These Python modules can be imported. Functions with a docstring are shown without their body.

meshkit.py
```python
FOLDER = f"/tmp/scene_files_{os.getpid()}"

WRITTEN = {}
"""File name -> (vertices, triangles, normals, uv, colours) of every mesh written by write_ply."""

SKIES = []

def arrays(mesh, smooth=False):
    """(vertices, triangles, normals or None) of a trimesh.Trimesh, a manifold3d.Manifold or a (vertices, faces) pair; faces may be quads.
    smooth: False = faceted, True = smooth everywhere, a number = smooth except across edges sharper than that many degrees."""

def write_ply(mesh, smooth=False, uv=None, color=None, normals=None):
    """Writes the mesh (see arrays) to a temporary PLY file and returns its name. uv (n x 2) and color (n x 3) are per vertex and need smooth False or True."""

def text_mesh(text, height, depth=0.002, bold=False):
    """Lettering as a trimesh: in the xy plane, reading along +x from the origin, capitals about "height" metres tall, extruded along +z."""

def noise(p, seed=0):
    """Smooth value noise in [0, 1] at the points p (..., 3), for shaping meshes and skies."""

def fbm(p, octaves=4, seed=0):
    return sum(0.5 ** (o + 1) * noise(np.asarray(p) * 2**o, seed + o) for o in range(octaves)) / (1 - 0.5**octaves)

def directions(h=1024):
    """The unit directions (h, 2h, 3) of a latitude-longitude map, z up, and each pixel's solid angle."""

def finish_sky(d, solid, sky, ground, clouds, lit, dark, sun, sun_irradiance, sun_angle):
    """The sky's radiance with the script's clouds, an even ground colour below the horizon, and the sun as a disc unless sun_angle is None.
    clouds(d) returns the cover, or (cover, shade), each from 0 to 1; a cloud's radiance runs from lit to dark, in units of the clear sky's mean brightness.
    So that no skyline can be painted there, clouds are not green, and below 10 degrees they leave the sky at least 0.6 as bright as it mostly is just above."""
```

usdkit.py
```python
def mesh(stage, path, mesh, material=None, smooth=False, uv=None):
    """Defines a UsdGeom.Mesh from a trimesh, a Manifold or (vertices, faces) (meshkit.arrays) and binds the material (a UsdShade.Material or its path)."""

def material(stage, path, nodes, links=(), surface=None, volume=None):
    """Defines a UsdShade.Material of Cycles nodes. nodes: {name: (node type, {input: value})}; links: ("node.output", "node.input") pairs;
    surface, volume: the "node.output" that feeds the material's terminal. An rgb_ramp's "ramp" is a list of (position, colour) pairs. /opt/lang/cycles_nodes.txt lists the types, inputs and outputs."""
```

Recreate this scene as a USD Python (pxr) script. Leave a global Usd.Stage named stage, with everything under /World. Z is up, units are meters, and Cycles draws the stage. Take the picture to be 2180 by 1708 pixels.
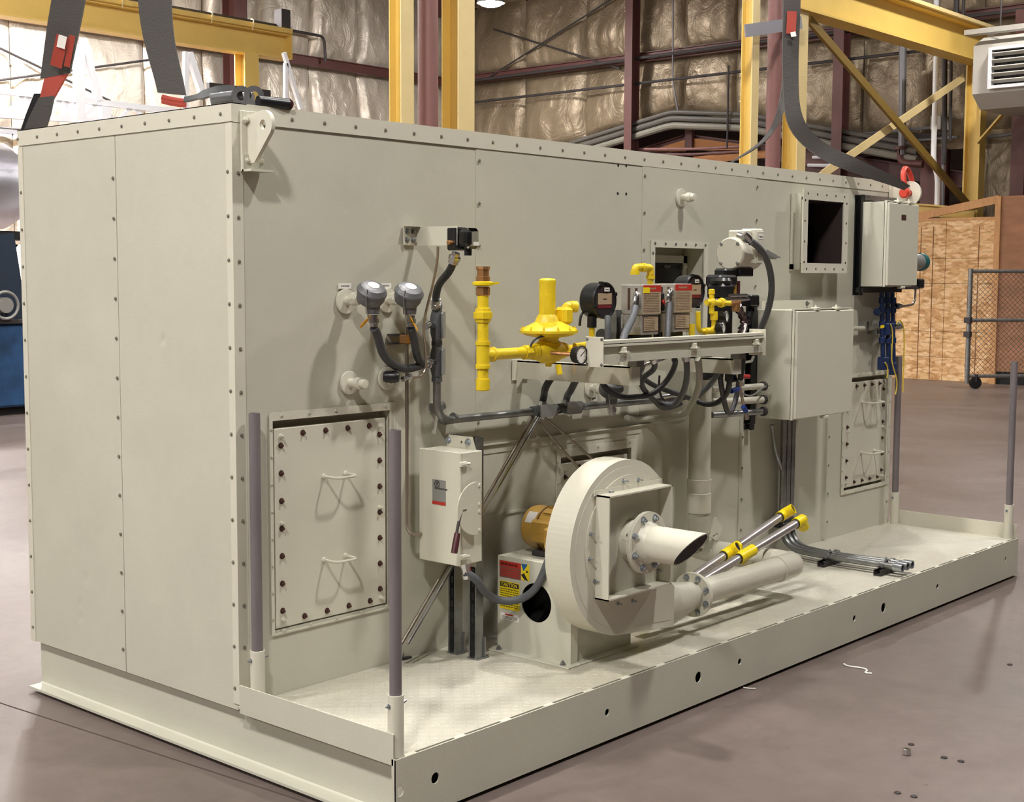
import math, random
import numpy as np, trimesh, usdkit, meshkit
from shapely.geometry import Polygon, Point, box as sbox
from scipy.interpolate import CubicSpline
from pxr import Usd, UsdGeom, UsdLux, Gf, Sdf

random.seed(7)
RNG = np.random.default_rng(7)
stage = Usd.Stage.CreateInMemory()
UsdGeom.SetStageUpAxis(stage, 'Z'); UsdGeom.SetStageMetersPerUnit(stage, 1.0)
UsdGeom.Xform.Define(stage, '/World')

# ------------------------------------------------------------------ camera (solved from the corners of the enclosure and its deck)
FPX, YAW, PITCH, ROLL = 2926.0, 0.7242, -0.0894, 0.0041
CAM = np.array([-3.0062, -3.9759, 1.5555])
FW = np.array([math.cos(PITCH)*math.cos(YAW), math.cos(PITCH)*math.sin(YAW), math.sin(PITCH)])
_rt = np.array([math.sin(YAW), -math.cos(YAW), 0.0]); _up = np.cross(_rt, FW)
RT = math.cos(ROLL)*_rt + math.sin(ROLL)*_up
UP = -math.sin(ROLL)*_rt + math.cos(ROLL)*_up
cam = UsdGeom.Camera.Define(stage, '/World/camera')
cam.CreateHorizontalApertureAttr(36.0); cam.CreateVerticalApertureAttr(36.0*1708/2180)
cam.CreateFocalLengthAttr(36.0*FPX/2180); cam.CreateFStopAttr(0.0); cam.CreateFocusDistanceAttr(5.5)
cam.CreateClippingRangeAttr(Gf.Vec2f(0.05, 500.0))
cam.AddTransformOp().Set(Gf.Matrix4d(*RT, 0, *UP, 0, *(-FW), 0, *CAM, 1))
cam.CreateExposureAttr(2.38)

# ------------------------------------------------------------------ the hall's high bay lamps: where they hang and how strongly they shine
LAMP_RADIANCE = 100.0
LAMP_COLOUR = (1.0, 0.972, 0.935)
WALL_LAMPS = (13, 14, 15, 16)          # the brighter lamps along the left wall
LAMP_SPOTS = [(2.6, -3.3, 7.6), (-3.6, -3.0, 6.2), (10.2, -3.8, 7.6), (-12.4, -3.8, 7.6), (18.12, 15.33, 7.13),
              (-4.6, 0.9, 7.3), (-12.4, 0.9, 7.6), (2.6, 0.9, 7.9), (-12.4, 5.7, 8.0), (-4.9, 5.7, 8.0), (2.6, 5.7, 8.0), (10.4, 4.6, 8.0), (18.0, 3.6, 8.0),
              (2.6, 16.2, 7.2), (10.2, 17.0, 7.2), (5.4, 17.5, 6.3), (7.0, 17.8, 6.3), (-4.9, 15.3, 7.35), (5.5, 10.5, 7.4)]

def ray(u, v): return FW + RT*(u-1090)/FPX - UP*(v-854)/FPX
def at_y(u, v, y=0.0): d = ray(u, v); return CAM + d*(y-CAM[1])/d[1]
def at_x(u, v, x=0.0): d = ray(u, v); return CAM + d*(x-CAM[0])/d[0]
def at_z(u, v, z=0.0): d = ray(u, v); return CAM + d*(z-CAM[2])/d[2]
def at_d(u, v, dep): return CAM + ray(u, v)*dep

# ------------------------------------------------------------------ materials
def lin(r, g, b):
    return tuple(((c/255)/12.92 if c/255 <= .04045 else ((c/255+.055)/1.055)**2.4) for c in (r, g, b))
MATS = {}
def mat(name, rgb, rough=.5, metal=0.0, bump=0.0, bscale=40.0, vary=0.0, vscale=3.0, rvar=0.0, spec=.5, coat=0.0, second=None, aniso=(1, 1, 1), emit=None):
    n = {'p': ('principled_bsdf', {'base_color': lin(*rgb), 'roughness': rough, 'metallic': metal, 'specular_ior_level': spec, 'coat_weight': coat})}
    L = []
    if vary or bump or rvar:
        n['tc'] = ('texture_coordinate', {}); n['mp'] = ('mapping', {'scale': aniso}); L.append(('tc.object', 'mp.vector'))
    if vary:
        b = second or tuple(max(0, c*(1-vary)) for c in rgb)
        n['nz'] = ('noise_texture', {'scale': vscale, 'detail': 6.0, 'roughness': .62})
        n['rp'] = ('rgb_ramp', {'ramp': [(.32, lin(*b)), (.68, lin(*rgb))]})
        L += [('mp.vector', 'nz.vector'), ('nz.fac', 'rp.fac'), ('rp.color', 'p.base_color')]
    if bump:
        n['bz'] = ('noise_texture', {'scale': bscale, 'detail': 3.0})
        n['bp'] = ('bump', {'strength': bump, 'distance': .004})
        L += [('mp.vector', 'bz.vector'), ('bz.fac', 'bp.height'), ('bp.normal', 'p.normal')]
    if emit:
        n['p'][1]['emission_color'] = emit[0]; n['p'][1]['emission_strength'] = emit[1]
    MATS[name] = usdkit.material(stage, '/World/Looks/'+name, n, L, surface='p.BSDF')
    return MATS[name]

PAINT = mat('beige_paint', (202, 199, 182), .42, bump=.1, bscale=150, vary=.035, vscale=2.2)
PAINT_W = mat('cream_paint', (212, 208, 191), .4, bump=.08, bscale=120)
DECKP = mat('deck_paint', (194, 190, 176), .42, bump=.2, bscale=90, vary=.10, vscale=2.2, second=(184, 178, 160))
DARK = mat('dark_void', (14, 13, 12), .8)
BLACK = mat('black_plastic', (26, 26, 28), .35)
RUBBER = mat('black_rubber', (40, 40, 42), .5, bump=.3, bscale=300)
HOSE = mat('grey_flex_conduit', (86, 88, 92), .5, bump=.4, bscale=220)
HOSEB = mat('dark_flex_conduit', (58, 59, 62), .48, bump=.4, bscale=220)
CHROME = mat('bright_steel', (205, 205, 205), .2, 1.0)
GALV = mat('galvanised_steel', (160, 161, 160), .38, .85, vary=.2, vscale=14)
SCREWM = mat('screw_head', (140, 136, 122), .4, .3)
ZINC = mat('zinc_bolt', (176, 182, 188), .28, .9)
CAST = mat('grey_cast_housing', (104, 104, 106), .42, .25, bump=.3, bscale=120)
CASTL = mat('light_grey_cast', (150, 150, 146), .4, .3)
TUBE = mat('steel_tubing', (168, 158, 146), .28, .9)
RUSTB = mat('brown_bolt', (84, 58, 50), .5, .4)
YEL = mat('yellow_paint', (238, 206, 38), .38, bump=.25, bscale=120, vary=.06, vscale=8)
YEL2 = mat('safety_yellow_fitting', (232, 204, 20), .35)
BRASS = mat('bronze_union', (186, 138, 92), .35, .75)
OCHRE = mat('ochre_motor_paint', (164, 128, 56), .38, coat=.3)
PVC = mat('mauve_grey_pipe', (126, 118, 120), .4, vary=.12, vscale=10, aniso=(1, 1, .2))
LABELW = mat('white_label', (236, 232, 226), .5)
LABELT = mat('tan_label', (172, 150, 122), .5)
LABELK = mat('label_ink', (40, 38, 38), .5)
GREYINK = mat('label_grey_ink', (120, 115, 110), .5)
RED = mat('red_label', (186, 48, 38), .45)
REDP = mat('red_paint', (196, 62, 44), .4)
MAROON = mat('maroon_handle', (76, 34, 38), .4)
BLUE = mat('blue_label', (26, 96, 160), .45)
YLAB = mat('yellow_label', (240, 214, 30), .45)
ORTAG = mat('orange_tag', (224, 158, 30), .5)
SILV = mat('silver_actuator', (196, 190, 182), .34, .55, vary=.1, vscale=20)
BLUEV = mat('navy_valve_paint', (28, 48, 92), .4)
TEAL = mat('teal_cap', (22, 96, 96), .4)
CLEAR = usdkit.material(stage, '/World/Looks/clear_cover', {'t': ('transparent_bsdf', {'color': (.93, .93, .93)}), 'g': ('glossy_bsdf', {'roughness': .05}), 'f': ('fresnel', {'IOR': 1.45}), 'm': ('mix_closure', {})},
                        [('f.fac', 'm.fac'), ('t.BSDF', 'm.closure1'), ('g.BSDF', 'm.closure2')], surface='m.closure')
SLING = mat('grey_webbing', (74, 70, 68), .8, bump=.6, bscale=60, aniso=(1, 1, 8))
SLINGR = mat('red_webbing', (156, 58, 44), .75, bump=.4, bscale=80)
CRANEY = mat('crane_yellow', (228, 194, 104), .45, vary=.06, vscale=.8)
CRANEC = mat('crane_cream', (232, 208, 150), .5, vary=.08, vscale=1.2)
OXIDE = mat('red_oxide_steel', (98, 58, 54), .55, vary=.14, vscale=1.5)
OXIDEP = mat('pink_oxide_column', (134, 92, 88), .55, vary=.1, vscale=1.0)
WHITES = mat('white_steel', (226, 226, 230), .45)
GREYS = mat('grey_steel', (128, 128, 132), .5, .3)
GREYD = mat('dark_steel', (62, 58, 58), .6, .2)
PLYO = mat('orange_plywood', (188, 126, 70), .65, vary=.16, vscale=2.0, aniso=(1, 1, 6))
TIMBER = mat('pine_timber', (212, 158, 104), .65, vary=.12, vscale=4, aniso=(1, 8, 1))
BROWNP = mat('brown_plywood', (168, 118, 84), .65, vary=.14, vscale=1.6, aniso=(1, 1, 4))
BLUEM = mat('blue_machine_paint', (44, 84, 130), .45, vary=.3, vscale=3)
TANK = mat('silver_tank_cladding', (202, 202, 210), .3, .75, vary=.06, vscale=1)
HEATG = mat('heater_grey', (176, 172, 164), .5)
ROOFM = mat('roof_insulation', (120, 110, 98), .5, bump=.6, bscale=3)
SLEEVE = mat('pipe_insulation', (88, 84, 78), .55, bump=.8, bscale=20)

def nodes_concrete():
    n = {'tc': ('texture_coordinate', {}), 'n1': ('noise_texture', {'scale': .55, 'detail': 7.0, 'roughness': .6}), 'n2': ('noise_texture', {'scale': 9.0, 'detail': 6.0, 'roughness': .7}),
         'v': ('voronoi_texture', {'scale': 1.7, 'randomness': 1.0}), 'vr': ('rgb_ramp', {'ramp': [(.0, (.5, .48, .46)), (.028, (1, 1, 1))]}),
         'r1': ('rgb_ramp', {'ramp': [(.3, lin(97, 86, 80)), (.7, lin(124, 110, 104))]}), 'r2': ('rgb_ramp', {'ramp': [(.3, (.84, .83, .82)), (.62, (1, 1, 1))]}),
         'm': ('mix', {'mix_type': 'multiply', 'fac': 1.0}), 'm2': ('mix', {'mix_type': 'multiply', 'fac': .8}), 'rr': ('map_range', {'from_min': .3, 'from_max': .7, 'to_min': .34, 'to_max': .55}),
         'b': ('bump', {'strength': .25, 'distance': .004}), 'p': ('principled_bsdf', {'specular_ior_level': .35})}
    L = [('tc.object', 'n1.vector'), ('tc.object', 'n2.vector'), ('tc.object', 'v.vector'), ('n1.fac', 'r1.fac'), ('n2.fac', 'r2.fac'), ('v.distance', 'vr.fac'), ('r1.color', 'm.color1'), ('r2.color', 'm.color2'),
         ('m.color', 'm2.color1'), ('vr.color', 'm2.color2'), ('m2.color', 'p.base_color'), ('n1.fac', 'rr.value'), ('rr.result', 'p.roughness'), ('n2.fac', 'b.height'), ('b.normal', 'p.normal')]
    return usdkit.material(stage, '/World/Looks/concrete_floor', n, L, surface='p.BSDF')
CONCRETE = nodes_concrete()

def nodes_quilt(nm, ca, cb):
    n = {'tc': ('texture_coordinate', {}), 'mp': ('mapping', {'scale': (1.0, 1.0, .8)}), 'n1': ('noise_texture', {'scale': 2.6, 'detail': 6.0, 'roughness': .62, 'distortion': 1.4}),
         'n2': ('noise_texture', {'scale': .5, 'detail': 4.0}), 'r': ('rgb_ramp', {'ramp': [(.3, lin(*ca)), (.7, lin(*cb))]}),
         'b': ('bump', {'strength': .55, 'distance': .08}), 'p': ('principled_bsdf', {'roughness': .34, 'metallic': .35, 'specular_ior_level': .6})}
    L = [('tc.object', 'mp.vector'), ('mp.vector', 'n1.vector'), ('tc.object', 'n2.vector'), ('n2.fac', 'r.fac'), ('r.color', 'p.base_color'), ('n1.fac', 'b.height'), ('b.normal', 'p.normal')]
    return usdkit.material(stage, '/World/Looks/'+nm, n, L, surface='p.BSDF')
QUILT = nodes_quilt('foil_insulation', (190, 178, 160), (220, 212, 200)); QUILT2 = nodes_quilt('tan_foil_insulation', (122, 106, 84), (152, 136, 112))

def nodes_osb():
    n = {'tc': ('texture_coordinate', {}), 'mp': ('mapping', {'scale': (1.0, 1.0, 2.6)}), 'v': ('voronoi_texture', {'scale': 9.0, 'randomness': 1.0}), 'n': ('noise_texture', {'scale': 6.0, 'detail': 5.0, 'distortion': 1.0}),
         's': ('separate_color', {}), 'r': ('rgb_ramp', {'ramp': [(.0, lin(196, 146, 92)), (.5, lin(222, 178, 124)), (1.0, lin(240, 206, 160))]}), 'r2': ('rgb_ramp', {'ramp': [(.36, (.7, .62, .5)), (.52, (1, 1, 1))]}),
         'm': ('mix', {'mix_type': 'multiply', 'fac': .8}), 'p': ('principled_bsdf', {'roughness': .6})}
    L = [('tc.object', 'mp.vector'), ('mp.vector', 'v.vector'), ('mp.vector', 'n.vector'), ('v.color', 's.color'), ('s.r', 'r.fac'), ('n.fac', 'r2.fac'), ('r.color', 'm.color1'), ('r2.color', 'm.color2'), ('m.color', 'p.base_color')]
    return usdkit.material(stage, '/World/Looks/strand_board', n, L, surface='p.BSDF')
OSB = nodes_osb()
LENS2 = usdkit.material(stage, '/World/Looks/bright_lamp_lens', {'e': ('emission', {'color': (1.0, .96, .95), 'strength': LAMP_RADIANCE*2.4})}, [], surface='e.emission')
LENS = usdkit.material(stage, '/World/Looks/lamp_lens', {'e': ('emission', {'color': LAMP_COLOUR, 'strength': LAMP_RADIANCE})}, [], surface='e.emission')

# ------------------------------------------------------------------ mesh helpers
V = lambda *a: np.array(a, float)
def unit(a): a = np.asarray(a, float); return a/np.linalg.norm(a)
def cat(*ms):
    flat = []
    for m in ms: flat += list(m) if isinstance(m, (list, tuple)) else [m]
    return trimesh.util.concatenate(flat)
def tm(v, f): return trimesh.Trimesh(np.asarray(v, float), np.asarray(f, int), process=False)
BOXF = np.array([[0, 2, 3], [0, 3, 1], [4, 5, 7], [4, 7, 6], [0, 1, 5], [0, 5, 4], [2, 6, 7], [2, 7, 3], [0, 4, 6], [0, 6, 2], [1, 3, 7], [1, 7, 5]])
def bx(x0, x1, y0, y1, z0, z1, b=0.0):
    x0, x1 = min(x0, x1), max(x0, x1); y0, y1 = min(y0, y1), max(y0, y1); z0, z1 = min(z0, z1), max(z0, z1)
    if b <= 0:
        v = [(x, y, z) for x in (x0, x1) for y in (y0, y1) for z in (z0, z1)]
        return tm(v, BOXF)
    v = []
    for x, sx in ((x0, 1), (x1, -1)):
        for y, sy in ((y0, 1), (y1, -1)):
            for z, sz in ((z0, 1), (z1, -1)):
                v += [(x, y+sy*b, z+sz*b), (x+sx*b, y, z+sz*b), (x+sx*b, y+sy*b, z)]
    return trimesh.convex.convex_hull(np.array(v))
def frame(d, up=(0, 0, 1)):
    d = unit(d); u = np.asarray(up, float)
    if abs(d @ unit(u)) > .97: u = V(1, 0, 0) if abs(d[0]) < .9 else V(0, 1, 0)
    a = unit(np.cross(u, d)); b = np.cross(d, a)
    return a, b, d
def bar(p0, p1, w, h, up=(0, 0, 1)):
    p0, p1 = np.asarray(p0, float), np.asarray(p1, float); a, b, d = frame(p1-p0, up)
    v = [p + a*sx*w/2 + b*sy*h/2 for sx in (-1, 1) for sy in (-1, 1) for p in (p0, p1)]
    m = tm(v, BOXF); m.fix_normals(); return m
def tube(path, r, n=10, closed=False):
    P = np.asarray(path, float); k = len(P)
    t = np.gradient(P, axis=0); t /= np.linalg.norm(t, axis=1)[:, None]+1e-12
    a, b, _ = frame(t[0]); rings = []
    r = np.broadcast_to(r, k)
    for i in range(k):
        a = unit(a - t[i]*(a @ t[i])); b = np.cross(t[i], a)
        th = np.arange(n)*2*math.pi/n
        rings.append(P[i] + r[i]*(np.cos(th)[:, None]*a + np.sin(th)[:, None]*b))
    v = np.vstack(rings+[P[:1], P[-1:]]); f = []
    i, j = np.meshgrid(np.arange(k-1), np.arange(n), indexing='ij'); i, j = i.ravel(), j.ravel(); j2 = (j+1) % n
    f = np.vstack([np.stack([i*n+j, i*n+j2, (i+1)*n+j2], 1), np.stack([i*n+j, (i+1)*n+j2, (i+1)*n+j], 1)])
    jj = np.arange(n); j2 = (jj+1) % n
    f = np.vstack([f, np.stack([np.full(n, k*n), j2, jj], 1), np.stack([np.full(n, k*n+1), (k-1)*n+jj, (k-1)*n+j2], 1)])
    return tm(v, f)
def fuse(*ms):
    """Joins overlapping solids into one clean skin."""
    import manifold3d as m3
    flat = []
    for m in ms: flat += list(m) if isinstance(m, (list, tuple)) else [m]
    out = None
    try:
        for m in flat:
            m = m.copy(); m.merge_vertices(); k = m3.Manifold(m3.Mesh(np.asarray(m.vertices, np.float32), np.asarray(m.faces, np.uint32)))
            if k.is_empty() or k.volume() <= 0: return cat(flat)
            out = k if out is None else out+k
        r = out.to_mesh(); return tm(r.vert_properties[:, :3], r.tri_verts)
    except Exception: return cat(flat)
def cyl(p0, p1, r, n=16): return tube([p0, p1], r, n)
def fillet(pts, R, k=6):
    pts = [np.asarray(p, float) for p in pts]; out = [pts[0]]
    for i in range(1, len(pts)-1):
        a, b, c = pts[i-1], pts[i], pts[i+1]; d1, d2 = unit(a-b), unit(c-b)
        s = min(R, .48*np.linalg.norm(a-b), .48*np.linalg.norm(c-b)); p, q = b+d1*s, b+d2*s
        for w in np.linspace(0, 1, k): out.append((1-w)**2*p + 2*w*(1-w)*b + w*w*q)
    return out+[pts[-1]]
def spline(pts, n=28):
    P = np.array(pts, float); t = np.r_[0, np.cumsum(np.linalg.norm(np.diff(P, axis=0), axis=1))]
    return CubicSpline(t, P)(np.linspace(0, t[-1], n))
def lathe(p0, d, prof, n=24):
    a, b, d = frame(d); p0 = np.asarray(p0, float); th = np.arange(n)*2*math.pi/n
    ring = np.cos(th)[:, None]*a + np.sin(th)[:, None]*b
    v = np.vstack([p0 + d*h + ring*max(r, 1e-5) for h, r in prof]); k = len(prof); f = []
    i, j = np.meshgrid(np.arange(k-1), np.arange(n), indexing='ij'); i, j = i.ravel(), j.ravel(); j2 = (j+1) % n
    f = np.vstack([np.stack([i*n+j, i*n+j2, (i+1)*n+j2], 1), np.stack([i*n+j, (i+1)*n+j2, (i+1)*n+j], 1)])
    if prof[0] == prof[-1]: return tm(v, f)
    jj = np.arange(n); j2 = (jj+1) % n
    v = np.vstack([v, p0+d*prof[0][0], p0+d*prof[-1][0]])
    f = np.vstack([f, np.stack([np.full(n, k*n), j2, jj], 1), np.stack([np.full(n, k*n+1), (k-1)*n+jj, (k-1)*n+j2], 1)])
    return tm(v, f)
def prism(poly, o, ex, ey, depth):
    """A flat outline in the plane (o, ex, ey) pushed along ex x ey."""
    if not isinstance(poly, Polygon): poly = Polygon(poly)
    m = trimesh.creation.extrude_polygon(poly, abs(depth), engine='earcut')
    ex, ey = unit(ex), unit(ey); ez = np.cross(ex, ey); M = np.eye(4); M[:3, 0], M[:3, 1], M[:3, 2], M[:3, 3] = ex, ey, ez, o
    if depth < 0: M[:3, 3] = np.asarray(o, float) + ez*depth
    m.apply_transform(M); return m
def ibeam(p0, p1, h, w, tw, tf, up=(0, 0, 1)):
    p0, p1 = np.asarray(p0, float), np.asarray(p1, float); d = unit(p1-p0)
    ey = unit(np.asarray(up, float) - d*(np.asarray(up, float) @ d)); ex = np.cross(ey, d)
    s = [(-w/2, -h/2), (w/2, -h/2), (w/2, -h/2+tf), (tw/2, -h/2+tf), (tw/2, h/2-tf), (w/2, h/2-tf), (w/2, h/2), (-w/2, h/2), (-w/2, h/2-tf), (-tw/2, h/2-tf), (-tw/2, -h/2+tf), (-w/2, -h/2+tf)]
    return prism(s, p0, ex, ey, np.linalg.norm(p1-p0))
def channel(p0, p1, w, h, t, open_dir):
    """A U section from p0 to p1, its open side facing open_dir."""
    p0, p1 = np.asarray(p0, float), np.asarray(p1, float); d = unit(p1-p0); ey = unit(np.asarray(open_dir, float) - d*(np.asarray(open_dir, float) @ d)); ex = np.cross(ey, d)
    s = [(-w/2, -h/2), (w/2, -h/2), (w/2, h/2), (w/2-t*2.5, h/2), (w/2-t*2.5, h/2-t), (w/2-t, h/2-t), (w/2-t, -h/2+t), (-w/2+t, -h/2+t), (-w/2+t, h/2-t), (-w/2+t*2.5, h/2-t), (-w/2+t*2.5, h/2), (-w/2, h/2)]
    return prism(s, p0, ex, ey, np.linalg.norm(p1-p0))
def screw(p, d, r=.0065): return lathe(p, d, [(0, r*1.35), (.0015, r*1.3), (.0017, r*.85), (.005, r*.8), (.0055, r*.5)], 8)
def hexbolt(p, d, r=.011, h=.009): return cat(lathe(p, d, [(0, r*1.35), (.002, r*1.35)], 14), lathe(np.asarray(p)+unit(d)*.002, d, [(0, r), (h-.001, r), (h, r*.8)], 6), lathe(np.asarray(p)+unit(d)*(.002+h), d, [(0, r*.55), (.006, r*.5)], 8))
def ribbon(path, wdirs, widths, t=.006):
    P = np.asarray(path, float); k = len(P); W = np.array([unit(w) for w in np.broadcast_to(wdirs, (k, 3))])*np.broadcast_to(widths, k)[:, None]/2
    T = np.gradient(P, axis=0); N = np.cross(T, W); N = N/np.linalg.norm(N, axis=1)[:, None]*t/2
    v = np.stack([P-W-N, P+W-N, P+W+N, P-W+N], 1).reshape(-1, 3); f = []
    for i in range(k-1):
        for j in range(4):
            a, b, c, d = i*4+j, i*4+(j+1) % 4, (i+1)*4+(j+1) % 4, (i+1)*4+j; f += [(a, b, c), (a, c, d)]
    f += [(0, 2, 1), (0, 3, 2), ((k-1)*4, (k-1)*4+1, (k-1)*4+2), ((k-1)*4, (k-1)*4+2, (k-1)*4+3)]
    m = tm(v, f); m.fix_normals(); return m
def grid(o, ex, ey, nu, nv, disp):
    """A sheet of nu x nv cells; disp(s, t) pushes it along ex x ey."""
    s, t = np.meshgrid(np.linspace(0, 1, nu+1), np.linspace(0, 1, nv+1), indexing='ij'); ex, ey = np.asarray(ex, float), np.asarray(ey, float); ez = unit(np.cross(ex, ey))
    v = (np.asarray(o, float) + s[..., None]*ex + t[..., None]*ey + disp(s, t)[..., None]*ez).reshape(-1, 3)
    i, j = np.meshgrid(np.arange(nu), np.arange(nv), indexing='ij'); a = (i*(nv+1)+j).ravel(); b = a+nv+1
    return tm(v, np.vstack([np.stack([a, b, b+1], 1), np.stack([a, b+1, a+1], 1)]))
def lettering(txt, h, o, ex, ey, depth=.0008, bold=False):
    m = meshkit.text_mesh(txt, h, depth, bold); M = np.eye(4); ex, ey = unit(ex), unit(ey); M[:3, 0], M[:3, 1], M[:3, 2], M[:3, 3] = ex, ey, np.cross(ex, ey), o
    m.apply_transform(M); return m
X1, Y1, Z1 = V(1, 0, 0), V(0, 1, 0), V(0, 0, 1)
def lines(o, ex, ey, w, h, rows, seed=0, fill=.55):
    """Rows of unreadably small print as little flat dashes."""
    r = np.random.default_rng(seed); out = []; n = np.cross(ex, ey)
    for i in range(rows):
        x = 0.0; y = h*(1-(i+.5)/rows)
        while x < w*.96:
            l = min(w-x, r.uniform(.05, .22)*w); out.append(bar(o+ex*x+ey*y+n*.0004, o+ex*(x+l)+ey*y+n*.0004, .0006, h/rows*fill, ey)); x += l+.03*w
        
    return cat(out)

# ------------------------------------------------------------------ scene tree helpers
COUNT = {}
def numbered(parent, name):
    k = COUNT[(parent, name)] = COUNT.get((parent, name), 0)+1
    return name if k == 1 else f'{name}_{k-1:03d}'
def tag(p, label=None, category=None, group=None, kind=None):
    for k, v in (('label', label), ('category', category), ('group', group), ('kind', kind)):
        if v: p.SetCustomDataByKey(k, v)
class Thing:
    """An Xform at the thing's base; part() adds its pieces, given in world coordinates."""
    def __init__(s, name, label, category, base, group=None, kind=None):
        s.path = '/World/'+numbered('/World', name); s.base = np.asarray(base, float)
        x = UsdGeom.Xform.Define(stage, s.path); x.AddTranslateOp().Set(Gf.Vec3d(*map(float, s.base))); s.prim = x.GetPrim(); tag(s.prim, label, category, group, kind)
    def part(s, name, mesh, m, under=None, label=None, smooth=32, kind=None):
        parent = under or s.path; path = parent+'/'+numbered(parent, name)
        mesh = cat(mesh) if isinstance(mesh, (list, tuple)) else mesh
        mesh = tm(mesh.vertices - s.base, mesh.faces)
        p = usdkit.mesh(stage, path, mesh, m, smooth=smooth).GetPrim()
        if label or kind: tag(p, label, kind=kind)
        return path
def copy_of(src, name, base, label, category=None, group=None, rotz=0):
    path = '/World/'+numbered('/World', name); x = UsdGeom.Xform.Define(stage, path); x.AddTranslateOp().Set(Gf.Vec3d(*map(float, base)))
    if rotz: x.AddRotateZOp().Set(float(rotz))
    x.GetPrim().GetReferences().AddInternalReference(src.path); x.GetPrim().SetInstanceable(True)
    cd = src.prim.GetCustomData(); tag(x.GetPrim(), label, category or cd.get('category'), group or cd.get('group'))
    return x.GetPrim()
# ================================================================== THE HALL
FZ = -0.235                                   # workshop floor below the deck (z = 0)
XR, YL = 22.0, 20.5                           # the two far walls
t = Thing('floor', 'pinkish grey worn concrete workshop floor', 'floor', (4, 2, FZ), kind='structure')
ja, jb = at_z(0, 1497, FZ), at_z(650, 1708, FZ); jd = (jb-ja)/np.linalg.norm(jb-ja)
j0, j1 = ja - jd*((ja[1]+16)/jd[1]), ja + jd*((YL-ja[1])/jd[1])
jx = lambda y: j0[0] + (j1[0]-j0[0])*(y+16)/(YL+16)
def slab(poly): return prism(poly, (0, 0, FZ-.15), X1, Y1, .15)
t.part('slab', slab([(-26, -26), (jx(-26)-.005, -26), (jx(YL)-.005, YL), (-26, YL)]), CONCRETE, smooth=False)
t.part('slab', slab([(jx(-26)+.005, -26), (30, -26), (30, YL), (jx(YL)+.005, YL)]), CONCRETE, smooth=False)
t.part('joint_filler', prism([(jx(-26)-.006, -26), (jx(-26)+.006, -26), (jx(YL)+.006, YL), (jx(YL)-.006, YL)], (0, 0, FZ-.15), X1, Y1, .144), mat('joint_filler', (84, 70, 66), .8), smooth=False)

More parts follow.
